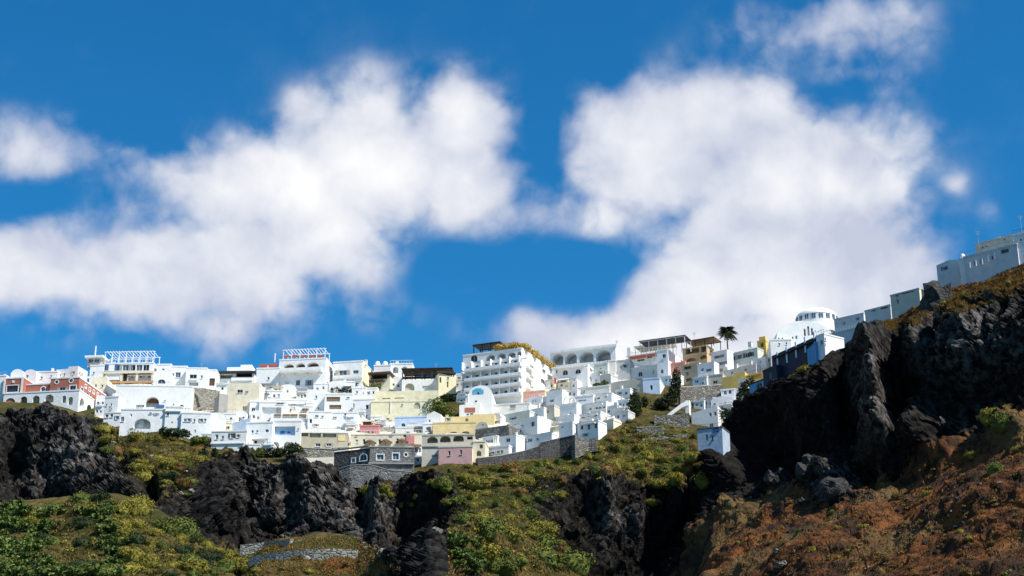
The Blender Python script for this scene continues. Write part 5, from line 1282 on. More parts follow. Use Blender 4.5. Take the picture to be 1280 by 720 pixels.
h = H("house", "grey shaded house with one square window behind the rock knob", 1173, 1206, 325, 352, -34, x2=1210, col="lightgrey", Y=352.0, d=7, fnd=6, top="gable", rise=0.7, wins=[("w", 1180.5, 335.5, 4.5, 4.5, D_(pane="navy")), ("w", 1202, 344, 6, 7, D_(pane="greyglass"))])
h = H("house", "long shaded white house with roof posts on the spur top", 1207, 1274, 304.5, 331, -40, x2=1286, Y=338.0, col="lightgrey", scol="white", d=8, fnd=6, wins=[("w", 1218, 329, 2, 6), ("w", 1227, 327, 2.4, 5), ("w", 1240, 322, 2.4, 5), ("R", 1256, 314, 10, 5, D_(deep=1.5)), ("w", 1251, 318, 3, 4)])  # white house, front greyed to paint in its shade
for x, y in ((1212, 331), (1219.5, 329), (1227.5, 327), (1235, 323), (1243, 319.5)): h.box("white_post", x, y, 1.2, 7, 0.6, 0.8, "white")
h.box("white_rail", 1256, 303, 22, 1.2, 0.3, 0.5, "white")
h = H("house", "cream-grey upper block behind the long shaded house", 1222, 1290, 288, 318, -40, Y=346.0, col="greige", d=8, fnd=4, wins=[("w", 1228, 309, 3, 2.6), ("w", 1233, 308, 3, 2.6), ("w", 1256, 299, 3, 2.6)])
h = H("dome_house", "small white dome house between the two shaded houses", 1200, 1208, 322, 338, -38, Y=347.0, d=3, fnd=6); h.dome(1203.5, 322, 3.2, 5, back=1.2)
H("house", "bright white house stub at the spur's near end", 1270, 1300, 288, 330, -30, Y=336.0, d=8, fnd=6, wins=[("w", 1276, 300, 3, 4)])
# ---- parasols, antennas
def parasol(px, py, Y, wpx, label, open_=True):
    P = W(px, py, Y); k = Y / F / 0.97
    r = wpx * k / 2
    o = empty("parasol", P, label, "parasol", "brown parasols on the fort terrace")
    MB().bar((0, 0, -1.4), (0, 0, 0.9), 0.05).build("pole", "wood", o)
    MB().lathe([(r, -0.15), (r, 0.0), (r * 0.5, 0.55), (0.05, 0.85)], (0, 0, 0), 8).build("canopy", "browncanvas", o)
    return o
YP = Dv(470, 562) - 3.2
for x, y in ((462.3, 553.5), (482.3, 552.8), (502.5, 552.2)): parasol(x, y, YP, 16.5, "brown parasol standing on the terrace over the stone fort")
def antenna(px, py, Y, h, label):
    o = empty("antenna", W(px, py, Y), label, "antenna")
    MB().bar((0, 0, -1.5), (0, 0, h), 0.05).build("mast", "greymetal", o)
    mb = MB()
    for k in range(4): mb.bar((-0.5 + 0.08 * k, 0, h - 0.15 - 0.22 * k), (0.5 - 0.08 * k, 0, h - 0.15 - 0.22 * k), 0.035)
    mb.build("rods", "greymetal", o)["kind"] = "stuff"
antenna(1223, 302, 344, 2.6, "thin aerial on the cream-grey block of the spur")
antenna(1277, 288, 338, 3.6, "tall aerial on the bright house stub of the spur")
antenna(252, 460, Dv(250, 486) + 4, 1.6, "short aerial over the triple-window house")
antenna(545, 460, Dv(545, 490) + 4, 1.5, "short aerial behind the long brown roof")
antenna(771, 431, YW + 8, 1.4, "short aerial on the arched terrace roof")
antenna(868, 425, Dv(870, 460) + 4, 2.4, "aerial over the thatched balcony house")

# ================================================================== small houses packed into the gaps of the village
bpy.context.view_layer.update()
def gaps(x, y):
    dg = bpy.context.evaluated_depsgraph_get()
    ok, loc, nor, i, o, _m = scene.ray_cast(dg, Vector(CAM), Vector(pix_dir(x, y)).normalized())
    return ok and o.name == "cliff_terrain"
rg = random.Random(21)
NOGO = [[(138, 478), (236, 478), (236, 514), (138, 514)], [(520, 490), (576, 488), (576, 524), (520, 524)], [(785, 482), (870, 482), (880, 560), (770, 560)], [(233, 484), (275, 484), (275, 516), (233, 516)]]
made = 0
for sweep in range(3):
    y = 580.0
    dg = bpy.context.evaluated_depsgraph_get()
    spots = []
    while y > 474:
        x = 120 + rg.uniform(0, 4)
        while x < 962:
            vb = np.interp(x, cA, VB[0]) - (9 if x < 260 else 26 if 335 < x < 420 else 7); vr = np.interp(x, cA, RG[0]) + 6
            if vr < y < vb and not any(inside(p, x, y) for p in NOGO) and gaps(x, y) and gaps(x + 3, y - 1):
                if all(abs(x - a) > 15 or abs(y - b_) > 9 for a, b_ in spots): spots.append((x, y))
            x += 3.5
        y -= 3.0
    for (x, y) in spots:
        w = rg.uniform(11, 20); hh = rg.uniform(9, 14)
        th = rg.uniform(-5, 4) if x < 440 else rg.uniform(-8, -2) if x < 575 else rg.uniform(-36, -24)
        cl = "white" if rg.random() < (0.78 if x < 440 else 0.6) else rg.choice(["offwhite", "cream", "white", "lightgrey"])
        nw = rg.choice([1, 2, 2, 3])
        wn = []
        for q in range(nw): wn.append((rg.choice(["w", "w", "a", "d", "R", "A"]), x - w / 2 + w * (q + 0.7) / (nw + 0.4), y - hh * 0.45 + rg.uniform(-1, 1), rg.uniform(2.2, 3.2), rg.uniform(2.8, 4.2), D_(pane=rg.choice(["glass", "glass", "shade", "bluepaint", "greyglass"]))))
        nm = {"white": "white", "offwhite": "off-white", "cream": "cream", "lightgrey": "pale grey"}[cl]
        hq = H("house", "small %s house with %s packed between larger village houses" % (nm, ["one opening", "two openings", "three openings"][nw - 1]), x - w / 2, x + w / 2, y - hh, y + 2.5, th, wins=wn, d=5, col=cl, dy=1.2, x2=(x + w / 2 + 4) if th < -15 else None,
          group="small %s infill houses, %d openings" % (nm, nw), top=rg.choice(["flat", "flat", "flat", "vault"]), rise=0.8, fnd=3)
        if hq.top == "flat":
            if rg.random() < 0.45: hq.chimney(x + rg.uniform(-w / 3, w / 3), y - hh - rg.uniform(2, 4), 1.0 + rg.random() * 2, rg.uniform(1.6, 3), rg.uniform(2.5, 4.5))
            if rg.random() < 0.35: hq.balcony(x, y - hh + 0.6, w * 0.8, rail=2.6, out=0.35, solid=False, rcol="greymetal")
        if rg.random() < 0.2: hq.awning(x, y - hh * 0.75, w * 0.5, 2.4, 1.0, rg.choice(["canvas", "browncanvas", "lightgrey"]))
        made += 1
    bpy.context.view_layer.update()
print("infill", made)

# ================================================================== plants
def leafy(name, lo, hi, spread=0.10):
    m, t, b = new_mat(name)
    N = NT(t)
    oi = N.n("ShaderNodeObjectInfo")
    n = N.noise(N.pos(), 1.6, 4, 0.6)
    k = N.mix(N.math("ADD", N.math("MULTIPLY", n, 0.75), N.math("MULTIPLY", oi.outputs["Random"], 0.45), clamp=True), lo, hi)
    t.links.new(k, b.inputs["Base Color"])
    b.inputs["Roughness"].default_value = 0.75
    b.inputs["Specular IOR Level"].default_value = 0.15
    return m
MT["cushion"] = leafy("cushion_leaf", (0.060, 0.055, 0.010), (0.27, 0.235, 0.036))
MT["cushion_green"] = leafy("green_leaf", (0.026, 0.040, 0.009), (0.125, 0.150, 0.027))
MT["cushion_rust"] = leafy("rusty_leaf", (0.055, 0.032, 0.012), (0.19, 0.115, 0.030))
MT["dark_leaf"] = leafy("dark_leaf", (0.008, 0.014, 0.006), (0.032, 0.050, 0.014))
MT["pad"] = leafy("cactus_pad", (0.030, 0.055, 0.014), (0.16, 0.21, 0.050))
MT["tan_leaf"] = leafy("golden_leaf", (0.34, 0.21, 0.03), (0.60, 0.42, 0.09))
MT["grass_dry"] = leafy("dry_grass_blade", (0.16, 0.085, 0.024), (0.40, 0.235, 0.062))
MT["grass_olive"] = leafy("olive_grass_blade", (0.045, 0.038, 0.010), (0.20, 0.155, 0.045))
MT["grass_rust"] = leafy("rusty_grass_blade", (0.05, 0.025, 0.010), (0.215, 0.10, 0.032))
MT["bark"] = simple("bark", (0.09, 0.065, 0.045), 0.9)
MT["boulder"] = masonry("boulder_rock", (0.012, 0.011, 0.011), (0.05, 0.046, 0.042), (0.02, 0.018, 0.017), 0.8, 0.03)
MT["paleboulder"] = masonry("pale_boulder_rock", (0.12, 0.11, 0.095), (0.30, 0.27, 0.23), (0.10, 0.09, 0.08), 0.8, 0.03)

def leaf_cloud(C, r_leaf, nrm=None, seed=0, aspect=0.6):
    """a small bent quad at every point"""
    rg = np.random.default_rng(seed)
    n = len(C)
    a = rg.normal(size=(n, 3))
    if nrm is not None: a = a * 0.75 + nrm
    a /= np.linalg.norm(a, axis=1, keepdims=True)
    t = np.cross(a, rg.normal(size=(n, 3))); t /= np.linalg.norm(t, axis=1, keepdims=True)
    s = np.cross(a, t)
    r = r_leaf * rg.uniform(0.6, 1.35, (n, 1))
    V = np.stack([C - t * r, C + s * r * aspect, C + t * r, C - s * r * aspect], 1).reshape(-1, 3)
    return V, np.arange(4 * n).reshape(-1, 4)
def dome_shrub(name, n=900, leaf=0.07, lumps=7, seed=1, flat=0.72):
    rg = np.random.default_rng(seed)
    c = np.concatenate([[[0, 0, 0.15]], np.stack([rg.uniform(-0.55, 0.55, lumps), rg.uniform(-0.55, 0.55, lumps), rg.uniform(0.0, 0.3, lumps)], 1)])
    rr = np.concatenate([[0.72], rg.uniform(0.35, 0.55, lumps)])
    k = rg.integers(0, len(c), n)
    d = rg.normal(size=(n, 3)); d[:, 2] = np.abs(d[:, 2]) * 0.9 - 0.15; d /= np.linalg.norm(d, axis=1, keepdims=True)
    P = c[k] + d * rr[k][:, None] * rg.uniform(0.84, 1.08, (n, 1))
    P[:, 2] *= flat
    V, Fq = leaf_cloud(P, leaf, d, seed)
    # solid woody heart
    bm = bmesh.new(); bmesh.ops.create_icosphere(bm, subdivisions=3, radius=0.62)
    cv = np.array([v.co[:] for v in bm.verts]); cf = np.array([[v.index for v in f.verts] for f in bm.faces]); bm.free()
    cv = cv * (1 + 0.22 * fbm(cv * 2.0 + seed, 2, seed)[:, None]); cv[:, 2] = (cv[:, 2] * 0.95 + 0.05) * flat
    me = bpy.data.meshes.new(name)
    VV = np.concatenate([V, cv]); faces = Fq.tolist() + (cf + len(V)).tolist()
    me.from_pydata(VV.tolist(), [], faces); me.update()
    return me
SHRUB = {}
for mk, sd in (("cushion", 10), ("cushion_green", 20), ("cushion_rust", 30), ("dark_leaf", 40)):
    SHRUB[mk] = []
    for q in range(4):
        me = dome_shrub("shrub_" + mk, 1400, 0.062, 5 + q, sd + q, 0.80 + 0.1 * q)
        me.materials.append(MT[mk]); SHRUB[mk].append(me)
placed = []
def shrub(px, py, r, kind, label, group, sink=0.12, sq=1.0):
    loc, nor = hit(px, py)
    if loc is None: return None
    for q, qr in placed:
        if (q - loc).length < 0.48 * (qr + r): return None
    placed.append((loc.copy(), r))
    o = bpy.data.objects.new("shrub", random.choice(SHRUB[kind])); COL.objects.link(o)
    o.location = loc - Vector((0, 0, sink * r))
    o.scale = (r * random.uniform(0.9, 1.2), r * random.uniform(0.9, 1.2), r * random.uniform(0.8, 1.15) * sq)
    o.rotation_euler = (random.uniform(-0.15, 0.15), random.uniform(-0.15, 0.15), random.uniform(0, 6.3))
    return tag(o, label, "shrub", group)
def scatter(poly, n, rmin, rmax, kinds, label, group, seed):
    rg = random.Random(seed)
    xs_, ys_ = [p[0] for p in poly], [p[1] for p in poly]
    c = k = 0
    while c < n and k < n * 12:
        k += 1
        x, y = rg.uniform(min(xs_), max(xs_)), rg.uniform(min(ys_), max(ys_))
        if not inside(poly, x, y): continue
        kind = rg.choices([q[0] for q in kinds], [q[1] for q in kinds])[0]
        r = rmin + (rmax - rmin) * rg.random() ** 2
        lab = label.replace("#", {"cushion": "yellow-green", "cushion_green": "green", "cushion_rust": "rusty brown", "dark_leaf": "dark green"}[kind])
        if shrub(x, y, r, kind, lab, group + " (" + kind.replace("_", " ") + ")"): c += 1
# big single cushions the photograph singles out
for (x, y, r, kd, lab) in ((680, 700, 3.3, "cushion_green", "largest round green shrub low on the near hillside"), (632, 668, 3.2, "cushion", "broad yellow-green cushion shrub above the cactus clump"), (598, 606, 3.6, "cushion", "big yellow-green shrub below the pink house"),
        (648, 605, 3.3, "cushion", "yellow-green shrub under the long dark wall"), (560, 628, 2.0, "cushion", "olive shrub on the brink of the black gully"), (262, 700, 2.6, "dark_leaf", "spreading dark green shrub on the near shoulder"),
        (210, 596, 2.2, "dark_leaf", "dark rounded shrub in the gap between the cliffs"), (204, 662, 2.2, "cushion_green", "tall green shrub on the near shoulder by the cliff foot"), (815, 628, 1.8, "cushion", "pale shrub clinging over the dark gully"),
        (1255, 530, 3.2, "cushion_green", "large matted green shrub on the spur ledge"), (1235, 522, 2.4, "cushion", "yellowish matted shrub on the spur ledge"), (1245, 590, 2.2, "cushion_green", "low green shrub on the rusty talus"),
        (1003, 462, 1.8, "cushion", "yellow shrub on the spur brink below the shop row"), (545, 604, 1.8, "cushion", "olive shrub beside the fort footing"), (480, 612, 1.9, "cushion", "olive shrub hanging under the fort ledge")):
    shrub(x, y, r, kd, lab, None)
SL = "rounded # cushion shrub on the "
scatter([(118, 535), (200, 542), (258, 560), (246, 580), (236, 620), (205, 622), (165, 590), (130, 560)], 40, 1.2, 3.2, [("cushion", 6), ("cushion_green", 3), ("cushion_rust", 2)], SL + "slope between the black cliffs", "cushions between the cliffs", 1)
scatter([(150, 625), (215, 655), (300, 695), (330, 720), (150, 720)], 46, 1.1, 3.3, [("cushion", 6), ("cushion_green", 3), ("dark_leaf", 1)], SL + "near shoulder below the cliff foot", "cushions on the near shoulder", 2)
scatter([(0, 640), (130, 622), (160, 640), (160, 720), (0, 720)], 24, 1.0, 2.6, [("cushion_green", 5), ("dark_leaf", 4), ("cushion", 3)], SL + "hillside among the cactus plants", "cushions among the cactus", 3)
scatter([(545, 590), (600, 580), (720, 576), (700, 620), (680, 660), (740, 715), (600, 715), (590, 660), (560, 640)], 46, 1.5, 3.7, [("cushion", 6), ("cushion_green", 3), ("cushion_rust", 1)], SL + "ridge of scrub below the blue-white stack", "cushions on the scrub ridge", 4)
scatter([(735, 566), (790, 525), (818, 535), (868, 556), (882, 610), (840, 612), (790, 598), (730, 600)], 42, 1.3, 3.1, [("cushion", 6), ("cushion_green", 3), ("cushion_rust", 1)], SL + "scrub slope beside the blue-white stack", "cushions on the upper scrub slope", 5)
scatter([(320, 705), (440, 700), (490, 700), (500, 720), (320, 720)], 8, 0.5, 1.0, [("cushion", 4), ("cushion_rust", 5)], SL + "old field above the near hillside", "cushions on the old field", 6)
scatter([(900, 640), (1010, 620), (1130, 600), (1280, 540), (1280, 720), (900, 720)], 34, 0.6, 1.7, [("cushion", 5), ("cushion_rust", 5), ("cushion_green", 1)], "small # cushion shrub on the rusty talus of the spur", "cushions on the rusty talus", 7)
scatter([(1120, 390), (1200, 358), (1280, 335), (1280, 360), (1190, 385), (1130, 402)], 8, 0.5, 1.1, [("cushion", 5), ("cushion_rust", 4)], "small # cushion shrub on the spur crest", "cushions on the spur crest", 8)
scatter([(420, 606), (470, 612), (560, 606), (560, 640), (520, 640)], 6, 1.0, 2.0, [("cushion", 5), ("cushion_green", 3)], SL + "ledge at the fort footing", "cushions at the fort", 9)

scatter([(600, 584), (640, 580), (676, 576), (725, 570), (740, 562), (745, 572), (690, 590), (605, 596)], 16, 0.9, 1.8, [("cushion", 6), ("cushion_green", 4)], "low # shrub growing along the foot of the long dark wall", "shrubs along the dark wall", 10)
scatter([(800, 500), (850, 508), (872, 530), (862, 556), (800, 552), (785, 530)], 12, 0.9, 2.2, [("cushion", 5), ("cushion_green", 5)], SL + "terraces under the white stair parapet", "cushions under the stair", 11)
# ---- prickly pears
def pear_mesh(seed):
    rg = np.random.default_rng(seed)
    V, Fc = [], []
    def pad(base, up, nrm, L):
        side = np.cross(up, nrm); side /= np.linalg.norm(side); o = len(V)
        pr = [(0.10, 0.0), (0.32, 0.25), (0.40, 0.6), (0.26, 0.9)]
        for sgn in (0.05, -0.05):
            for w, q in pr: V.extend([base + up * L * q + side * L * w + nrm * sgn * L, base + up * L * q - side * L * w + nrm * sgn * L])
            V.append(base + up * L + nrm * sgn * 0.5 * L)
        for k in range(3):
            Fc.append((o + 2 * k, o + 2 * k + 2, o + 2 * k + 3, o + 2 * k + 1)); Fc.append((o + 9 + 2 * k + 1, o + 9 + 2 * k + 3, o + 9 + 2 * k + 2, o + 9 + 2 * k))
        Fc.append((o + 6, o + 8, o + 7)); Fc.append((o + 16, o + 17, o + 15))
        for k in range(3):
            Fc.append((o + 2 * k, o + 9 + 2 * k, o + 11 + 2 * k, o + 2 * k + 2)); Fc.append((o + 2 * k + 3, o + 12 + 2 * k, o + 10 + 2 * k, o + 2 * k + 1))
        return base + up * L * 0.92
    def grow(base, up, lev):
        nrm = np.cross(up, rg.normal(size=3)); nrm /= np.linalg.norm(nrm)
        L = rg.uniform(0.42, 0.62)
        tip = pad(base, up, nrm, L)
        if lev < 4:
            for _k in range(rg.integers(1, 4) if lev else 3):
                u2 = up + rg.normal(size=3) * 0.55; u2[2] = abs(u2[2]) * 0.8 + 0.1; u2 /= np.linalg.norm(u2)
                grow(tip - up * 0.08, u2, lev + 1)
    for _k in range(5):
        b = np.array([rg.normal() * 0.55, rg.normal() * 0.55, -0.1]); u = np.array([b[0] * 0.5, b[1] * 0.5, 1.0]); u /= np.linalg.norm(u)
        grow(b, u, 0)
    me = pymesh("prickly_pear", V, Fc); me.materials.append(MT["pad"])
    return me
PEAR = [pear_mesh(s) for s in (3, 4, 5, 6)]
def pear(px, py, sc, label, group):
    loc, _n = hit(px, py)
    if loc is None: return
    o = bpy.data.objects.new("prickly_pear", random.choice(PEAR)); COL.objects.link(o)
    o.location = loc - Vector((0, 0, 0.1)); o.scale = (sc, sc, sc * random.uniform(0.8, 1.05)); o.rotation_euler = (0, 0, random.uniform(0, 6.3))
    tag(o, label, "cactus", group)
rg = random.Random(5)
c = 0
for _k in range(700):
    x, y = rg.uniform(-5, 150), rg.uniform(632, 725)
    if c < 120 and not (60 < x < 128 and 645 < y < 705) and y > 632 + 0.05 * x:
        pear(x, y, rg.uniform(0.5, 0.95), "bright green prickly pear cactus on the near hillside", "prickly pears on the near hillside"); c += 1
for _k in range(26): pear(rg.uniform(562, 612), rg.uniform(668, 722), rg.uniform(0.45, 0.75), "prickly pear cactus on the knoll beside the dark rock", "prickly pears on the rock knoll")
for _k in range(7): pear(rg.uniform(100, 150), rg.uniform(622, 668), rg.uniform(0.5, 0.8), "bright green prickly pear cactus on the near hillside", "prickly pears on the near hillside")

# ---- trees
def tree(name, label, px, py, Y, parts_, leaf=0.24, n=1500, mat="dark_leaf", trunk=0.16, seed=1, group=None, base=None):
    """parts_: ellipsoids (dx px, dy px up, half width px, half height px)"""
    B = W(px, py, Y); k = Y / F / 0.965
    o = empty(name, B, label, "tree", group)
    rg2 = np.random.default_rng(seed)
    el = [(dx * k, dz * k, rw * k, rh * k) for dx, dz, rw, rh in parts_]
    vol = np.array([e[2] ** 2 * e[3] for e in el]); pk = rg2.choice(len(el), n, p=vol / vol.sum())
    d = rg2.normal(size=(n, 3)); d /= np.linalg.norm(d, axis=1, keepdims=True)
    E = np.array(el)[pk]
    rr = rg2.uniform(0.35, 1.0, (n, 1)) ** 0.5 * (1 + 0.22 * fbm(d * 2.5 + seed + pk[:, None], 2, seed)[:, None])
    P = np.stack([E[:, 0], rg2.uniform(-0.2, 0.2, n) * E[:, 2], E[:, 1]], 1) + d * rr * np.stack([E[:, 2], E[:, 2] * 0.9, E[:, 3]], 1)
    V, Fq = leaf_cloud(P, leaf, d, seed)
    me = mesh_np("crown", V, Fq); link("crown", me, o, MT[mat])
    mb = MB()
    top = max(e[1] for e in el)
    mb.bar((0, 0, -1.0), (0, 0, top * 0.55), trunk, 7)
    for e in el: mb.bar((0, 0, top * 0.3), (e[0], 0, e[1]), trunk * 0.5, 5)
    mb.build("trunk", "bark", o)
    return o
tree("cypress", "dark conical cypress beside the white stack", 794, 519, Dv(794, 519) - 1.5, [(0, 6, 9, 7), (0, 14, 9.5, 8), (0, 22, 7, 8), (0, 29, 3.5, 6)], 0.26, 1700, seed=2)
tree("tree", "dark bushy tree climbing the wall by the pale blue cube", 832, 512, Dv(832, 512) - 1.5, [(-4, 8, 11, 8), (6, 14, 10, 8), (12, 24, 8, 9), (14, 36, 8, 10), (15, 47, 5.5, 8)], 0.27, 2600, seed=3)
tree("tree", "small dark bush at the foot of the cypress", 806, 508, Dv(806, 508) - 1.0, [(0, 6, 5, 7)], 0.24, 400, seed=4)
tree("tree", "dark tree in front of the golden yellow house", 930, 502, Dv(930, 502) - 3.5, [(0, 8, 10, 9), (4, 18, 10, 9), (9, 26, 6, 6)], 0.27, 1700, seed=5)
tree("tree", "dark shrubs hugging the white cliff-edge vault", 912, 528, 398, [(0, 8, 12, 9), (-8, 14, 6, 6), (8, 16, 7, 7)], 0.26, 1300, seed=6)
tree("tree", "green shrubby tree in front of the weathered blue house", 893, 572, 393, [(0, 5, 8, 6), (8, 9, 6, 7), (-7, 3, 6, 4)], 0.24, 900, mat="cushion_green", seed=41)
tree("tree", "dark shrub crowding the lower corner of the weathered blue house", 872, 570, 393, [(0, 5, 6, 6), (-6, 4, 5, 5)], 0.24, 600, mat="dark_leaf", seed=43)
tree("tree", "rounded dark tree on the terrace by the olive house", 365, 575, Dv(365, 575) - 2.2, [(-3, 11, 11, 8), (6, 12, 9, 8), (0, 16, 8, 6)], 0.25, 1500, seed=7)
tree("tree", "large olive-brown bush in the middle of the cream terraces", 545, 522, Dv(545, 522) - 1.5, [(-6, 12, 12, 11), (4, 10, 13, 10), (12, 6, 12, 8), (2, 20, 8, 6)], 0.27, 2400, mat="cushion_green", seed=8)
tree("tree", "dark bush at the corner of the grey rock by the tall hotel", 558, 504, Dv(558, 504), [(0, 6, 9, 6), (8, 7, 7, 5)], 0.26, 900, seed=9)
tree("tree", "green bush below the celadon house", 752, 485, Dv(752, 485) - 1, [(-4, 3, 8, 3.5), (4, 5, 6, 5)], 0.24, 800, mat="cushion_green", seed=10)
tree("tree", "dark scrub tree above the houses with wide dark arch", 206, 545, Dv(206, 545) - 1.6, [(0, 5, 9, 6), (12, 4, 10, 6), (24, 3, 9, 5)], 0.25, 1500, mat="dark_leaf", seed=11)
tree("tree", "dark scrub tree under the five-window house", 246, 556, Dv(246, 556) - 1.6, [(0, 5, 9, 6), (10, 5, 8, 6)], 0.25, 1100, mat="cushion_green", seed=12)
for k, (x, y, w, mt_) in enumerate(((254, 573, 8, "dark_leaf"), (268, 573, 6, "dark_leaf"), (287, 573, 8, "dark_leaf"), (313, 573, 9, "cushion_green"), (325, 572, 9, "cushion_green"), (338, 572, 10, "dark_leaf"), (349, 572, 7, "dark_leaf"))):
    tree("terrace_bush", ("dark" if mt_ == "dark_leaf" else "green") + " bush in the planted row on the cliff-top terrace", x, y, Dv(x, 570) - 1.4, [(0, 6, w * 0.8, 7)], 0.24, 520, mat=mt_, seed=20 + k, group="planted row on the cliff-top terrace (%s)" % mt_.replace("_", " "))
# hedges and climbers
tree("hedge", "green climber hedge on the two-storey hotel's lower balcony", 432, 491, Dv(434, 490) - 1.9, [(-12, 3, 8, 3), (0, 3, 9, 3), (12, 2.5, 8, 4)], 0.2, 900, mat="dark_leaf", seed=31)
tree("hedge", "bright green climber below the brown-roofed pavilion", 463, 494, Dv(463, 492) - 1.2, [(-6, 6, 7, 7), (5, 9, 8, 7)], 0.22, 900, mat="cushion_green", seed=32)
# golden roof planting along the tall hotel's parapet
for k in range(7):
    q = k / 6
    p = HOTEL.O + HOTEL.e * HOTEL.w * (0.62 + 0.36 * min(1, q * 2.2)) + HOTEL.b * (1.2 + max(0, q - 0.45) * 1.75 * (HOTEL.d - 2)) + np.array([0, 0, HOTEL.h + 0.05])
    o = empty("roof_plant", p, "golden plant mass along the tall hotel's roof edge", "plant", "golden roof planting on the tall hotel")
    rg3 = np.random.default_rng(50 + k)
    d = rg3.normal(size=(700, 3)); d /= np.linalg.norm(d, axis=1, keepdims=True)
    P = d * np.array([2.1, 1.9, 1.25]) * rg3.uniform(0.5, 1.05, (700, 1)) + np.array([0, 0, 0.9])
    V, Fq = leaf_cloud(P, 0.24, d, k); link("crown", mesh_np("crown", V, Fq), o, MT["tan_leaf"])
    MB().bar((0, 0, -0.1), (0, 0, 0.8), 0.1).build("stem", "bark", o)
# palms
def palm(label, px, pyb, pyt, Y, rpx, nf=26, seed=0, group=None, mat="dark_leaf"):
    B = W(px, pyb, Y); T = W(px, pyt, Y); hgt = T[2] - B[2]; k = Y / F / 0.965
    o = empty("palm_tree", B, label, "palm", group)
    mb = MB(); n = 6
    for j in range(n): mb.bar((0.05 * math.sin(j), 0, hgt * j / n - 0.3), (0.05 * math.sin(j + 1), 0, hgt * (j + 1) / n - 0.3), 0.24 - 0.012 * j, 8)
    mb.build("trunk", "bark", o)
    rg4 = random.Random(seed)
    for f in range(nf):
        a = 2 * math.pi * f / nf * 2.4 + rg4.uniform(-.2, .2); el0 = rg4.uniform(-0.1, 1.25); L = rpx * k * rg4.uniform(0.85, 1.1)
        V, Fc = [], []
        m_ = 8; prev = None
        for j in range(m_ + 1):
            q = j / m_
            r_ = L * (q * math.cos(el0 * (1 - 0.3 * q)))
            z = hgt + L * (q * math.sin(el0) - 0.62 * q * q)
            c3 = Vector((math.cos(a) * r_, math.sin(a) * r_, z)); sd = Vector((-math.sin(a), math.cos(a), 0))
            if j:
                for sgn in (-1, 1):
                    for h2 in (0.0, 0.5):
                        b0 = prev.lerp(c3, h2); ln = L * 0.30 * math.sin(math.pi * min(0.98, q * 0.9 + 0.08))
                        tip = b0 + (sd * sgn * 0.85 + (c3 - prev).normalized() * 0.55) * ln - Vector((0, 0, ln * 0.35))
                        i0 = len(V); V += [tuple(b0), tuple(b0.lerp(c3, 0.75)), tuple(tip)]; Fc.append((i0, i0 + 1, i0 + 2))
            prev = c3
        MB().add(V, Fc).build("frond", mat, o)
    return o
palm("tall palm tree with a full crown against the sky", 910, 445, 414.5, Dv(910, 446) + 1, 16, 70, 1)
palm("small palm on the cliff-top terrace next to the paired-window house", 279.5, 573, 563, Dv(280, 570) - 1.5, 8, 16, 2)
palm("small palm on the cliff-top terrace below the blue-door house", 300, 573, 561, Dv(300, 570) - 1.5, 7, 16, 3)
palm("young green palm beside the weathered blue house", 866, 560, 546, 396, 9, 16, 4, mat="cushion_green")

# ---- boulders
def boulder_mesh(seed):
    bm = bmesh.new(); bmesh.ops.create_icosphere(bm, subdivisions=3, radius=1.0)
    v = np.array([x.co[:] for x in bm.verts]); f = [[x.index for x in q.verts] for q in bm.faces]; bm.free()
    d1, d2, idv = worley(v * 1.5 + seed * 3.1, seed)
    v = v * (0.62 + 0.55 * idv[:, None] + 0.12 * fbm(v * 2.2 + seed, 2, seed)[:, None])
    return pymesh("boulder", v.tolist(), f)
BOULD = {}
for mk in ("boulder", "paleboulder"):
    BOULD[mk] = []
    for q in range(3):
        me = boulder_mesh(q + 2); me.materials.append(MT[mk]); BOULD[mk].append(me)
def boulder(px, py, r, mk, label, group=None, flat=0.7):
    loc, _n = hit(px, py)
    if loc is None: return
    o = bpy.data.objects.new("boulder", random.choice(BOULD[mk])); COL.objects.link(o)
    o.location = loc - Vector((0, 0, 0.15 * r)); o.scale = (r * random.uniform(0.8, 1.3), r * random.uniform(0.8, 1.2), r * flat); o.rotation_euler = (random.uniform(-.4, .4), random.uniform(-.4, .4), random.uniform(0, 6.3))
    tag(o, label, "boulder", group)
boulder(972, 598, 2.3, "boulder", "rounded brown boulder at the head of the rusty talus", flat=1.1)
boulder(1172, 378, 4.2, "boulder", "dark rock knob in front of the shaded spur house", flat=1.35)
boulder(1040, 612, 3.0, "boulder", "jagged grey outcrop block above the talus", flat=1.0)
boulder(1012, 585, 2.6, "boulder", "pointed grey outcrop block at the cliff foot", flat=1.1)
boulder(978, 705, 1.2, "paleboulder", "pale flat slab low on the talus"); boulder(972, 690, 1.0, "paleboulder", "pale tilted slab above the flat slab")
boulder(545, 664, 0.9, "paleboulder", "pale stone on top of the rock knoll"); boulder(478 / 1.0, 690, 0.8, "paleboulder", "pale stone on the edge of the old field")
rg = random.Random(9)
for _k in range(46): boulder(rg.uniform(905, 1280), rg.uniform(620, 720), rg.uniform(0.25, 0.7), "boulder", "small dark stone lying on the rusty talus", "dark stones on the talus")
for _k in range(26): boulder(rg.uniform(915, 1270), rg.uniform(600, 715), rg.uniform(0.2, 0.45), "paleboulder", "small pale stone lying on the rusty talus", "pale stones on the talus")
for _k in range(16): boulder(rg.uniform(130, 250), rg.uniform(545, 618), rg.uniform(0.3, 0.8), "paleboulder", "pale stone among the cushions between the cliffs", "pale stones between the cliffs")
for _k in range(14): boulder(rg.uniform(990, 1080), rg.uniform(598, 640), rg.uniform(0.6, 1.4), "boulder", "broken grey block in the rockfall above the talus", "rockfall blocks")
for _k in range(10): boulder(rg.uniform(330, 470), rg.uniform(668, 690), rg.uniform(0.3, 0.6), "paleboulder", "pale stone fallen on the old field", "pale stones on the old field")

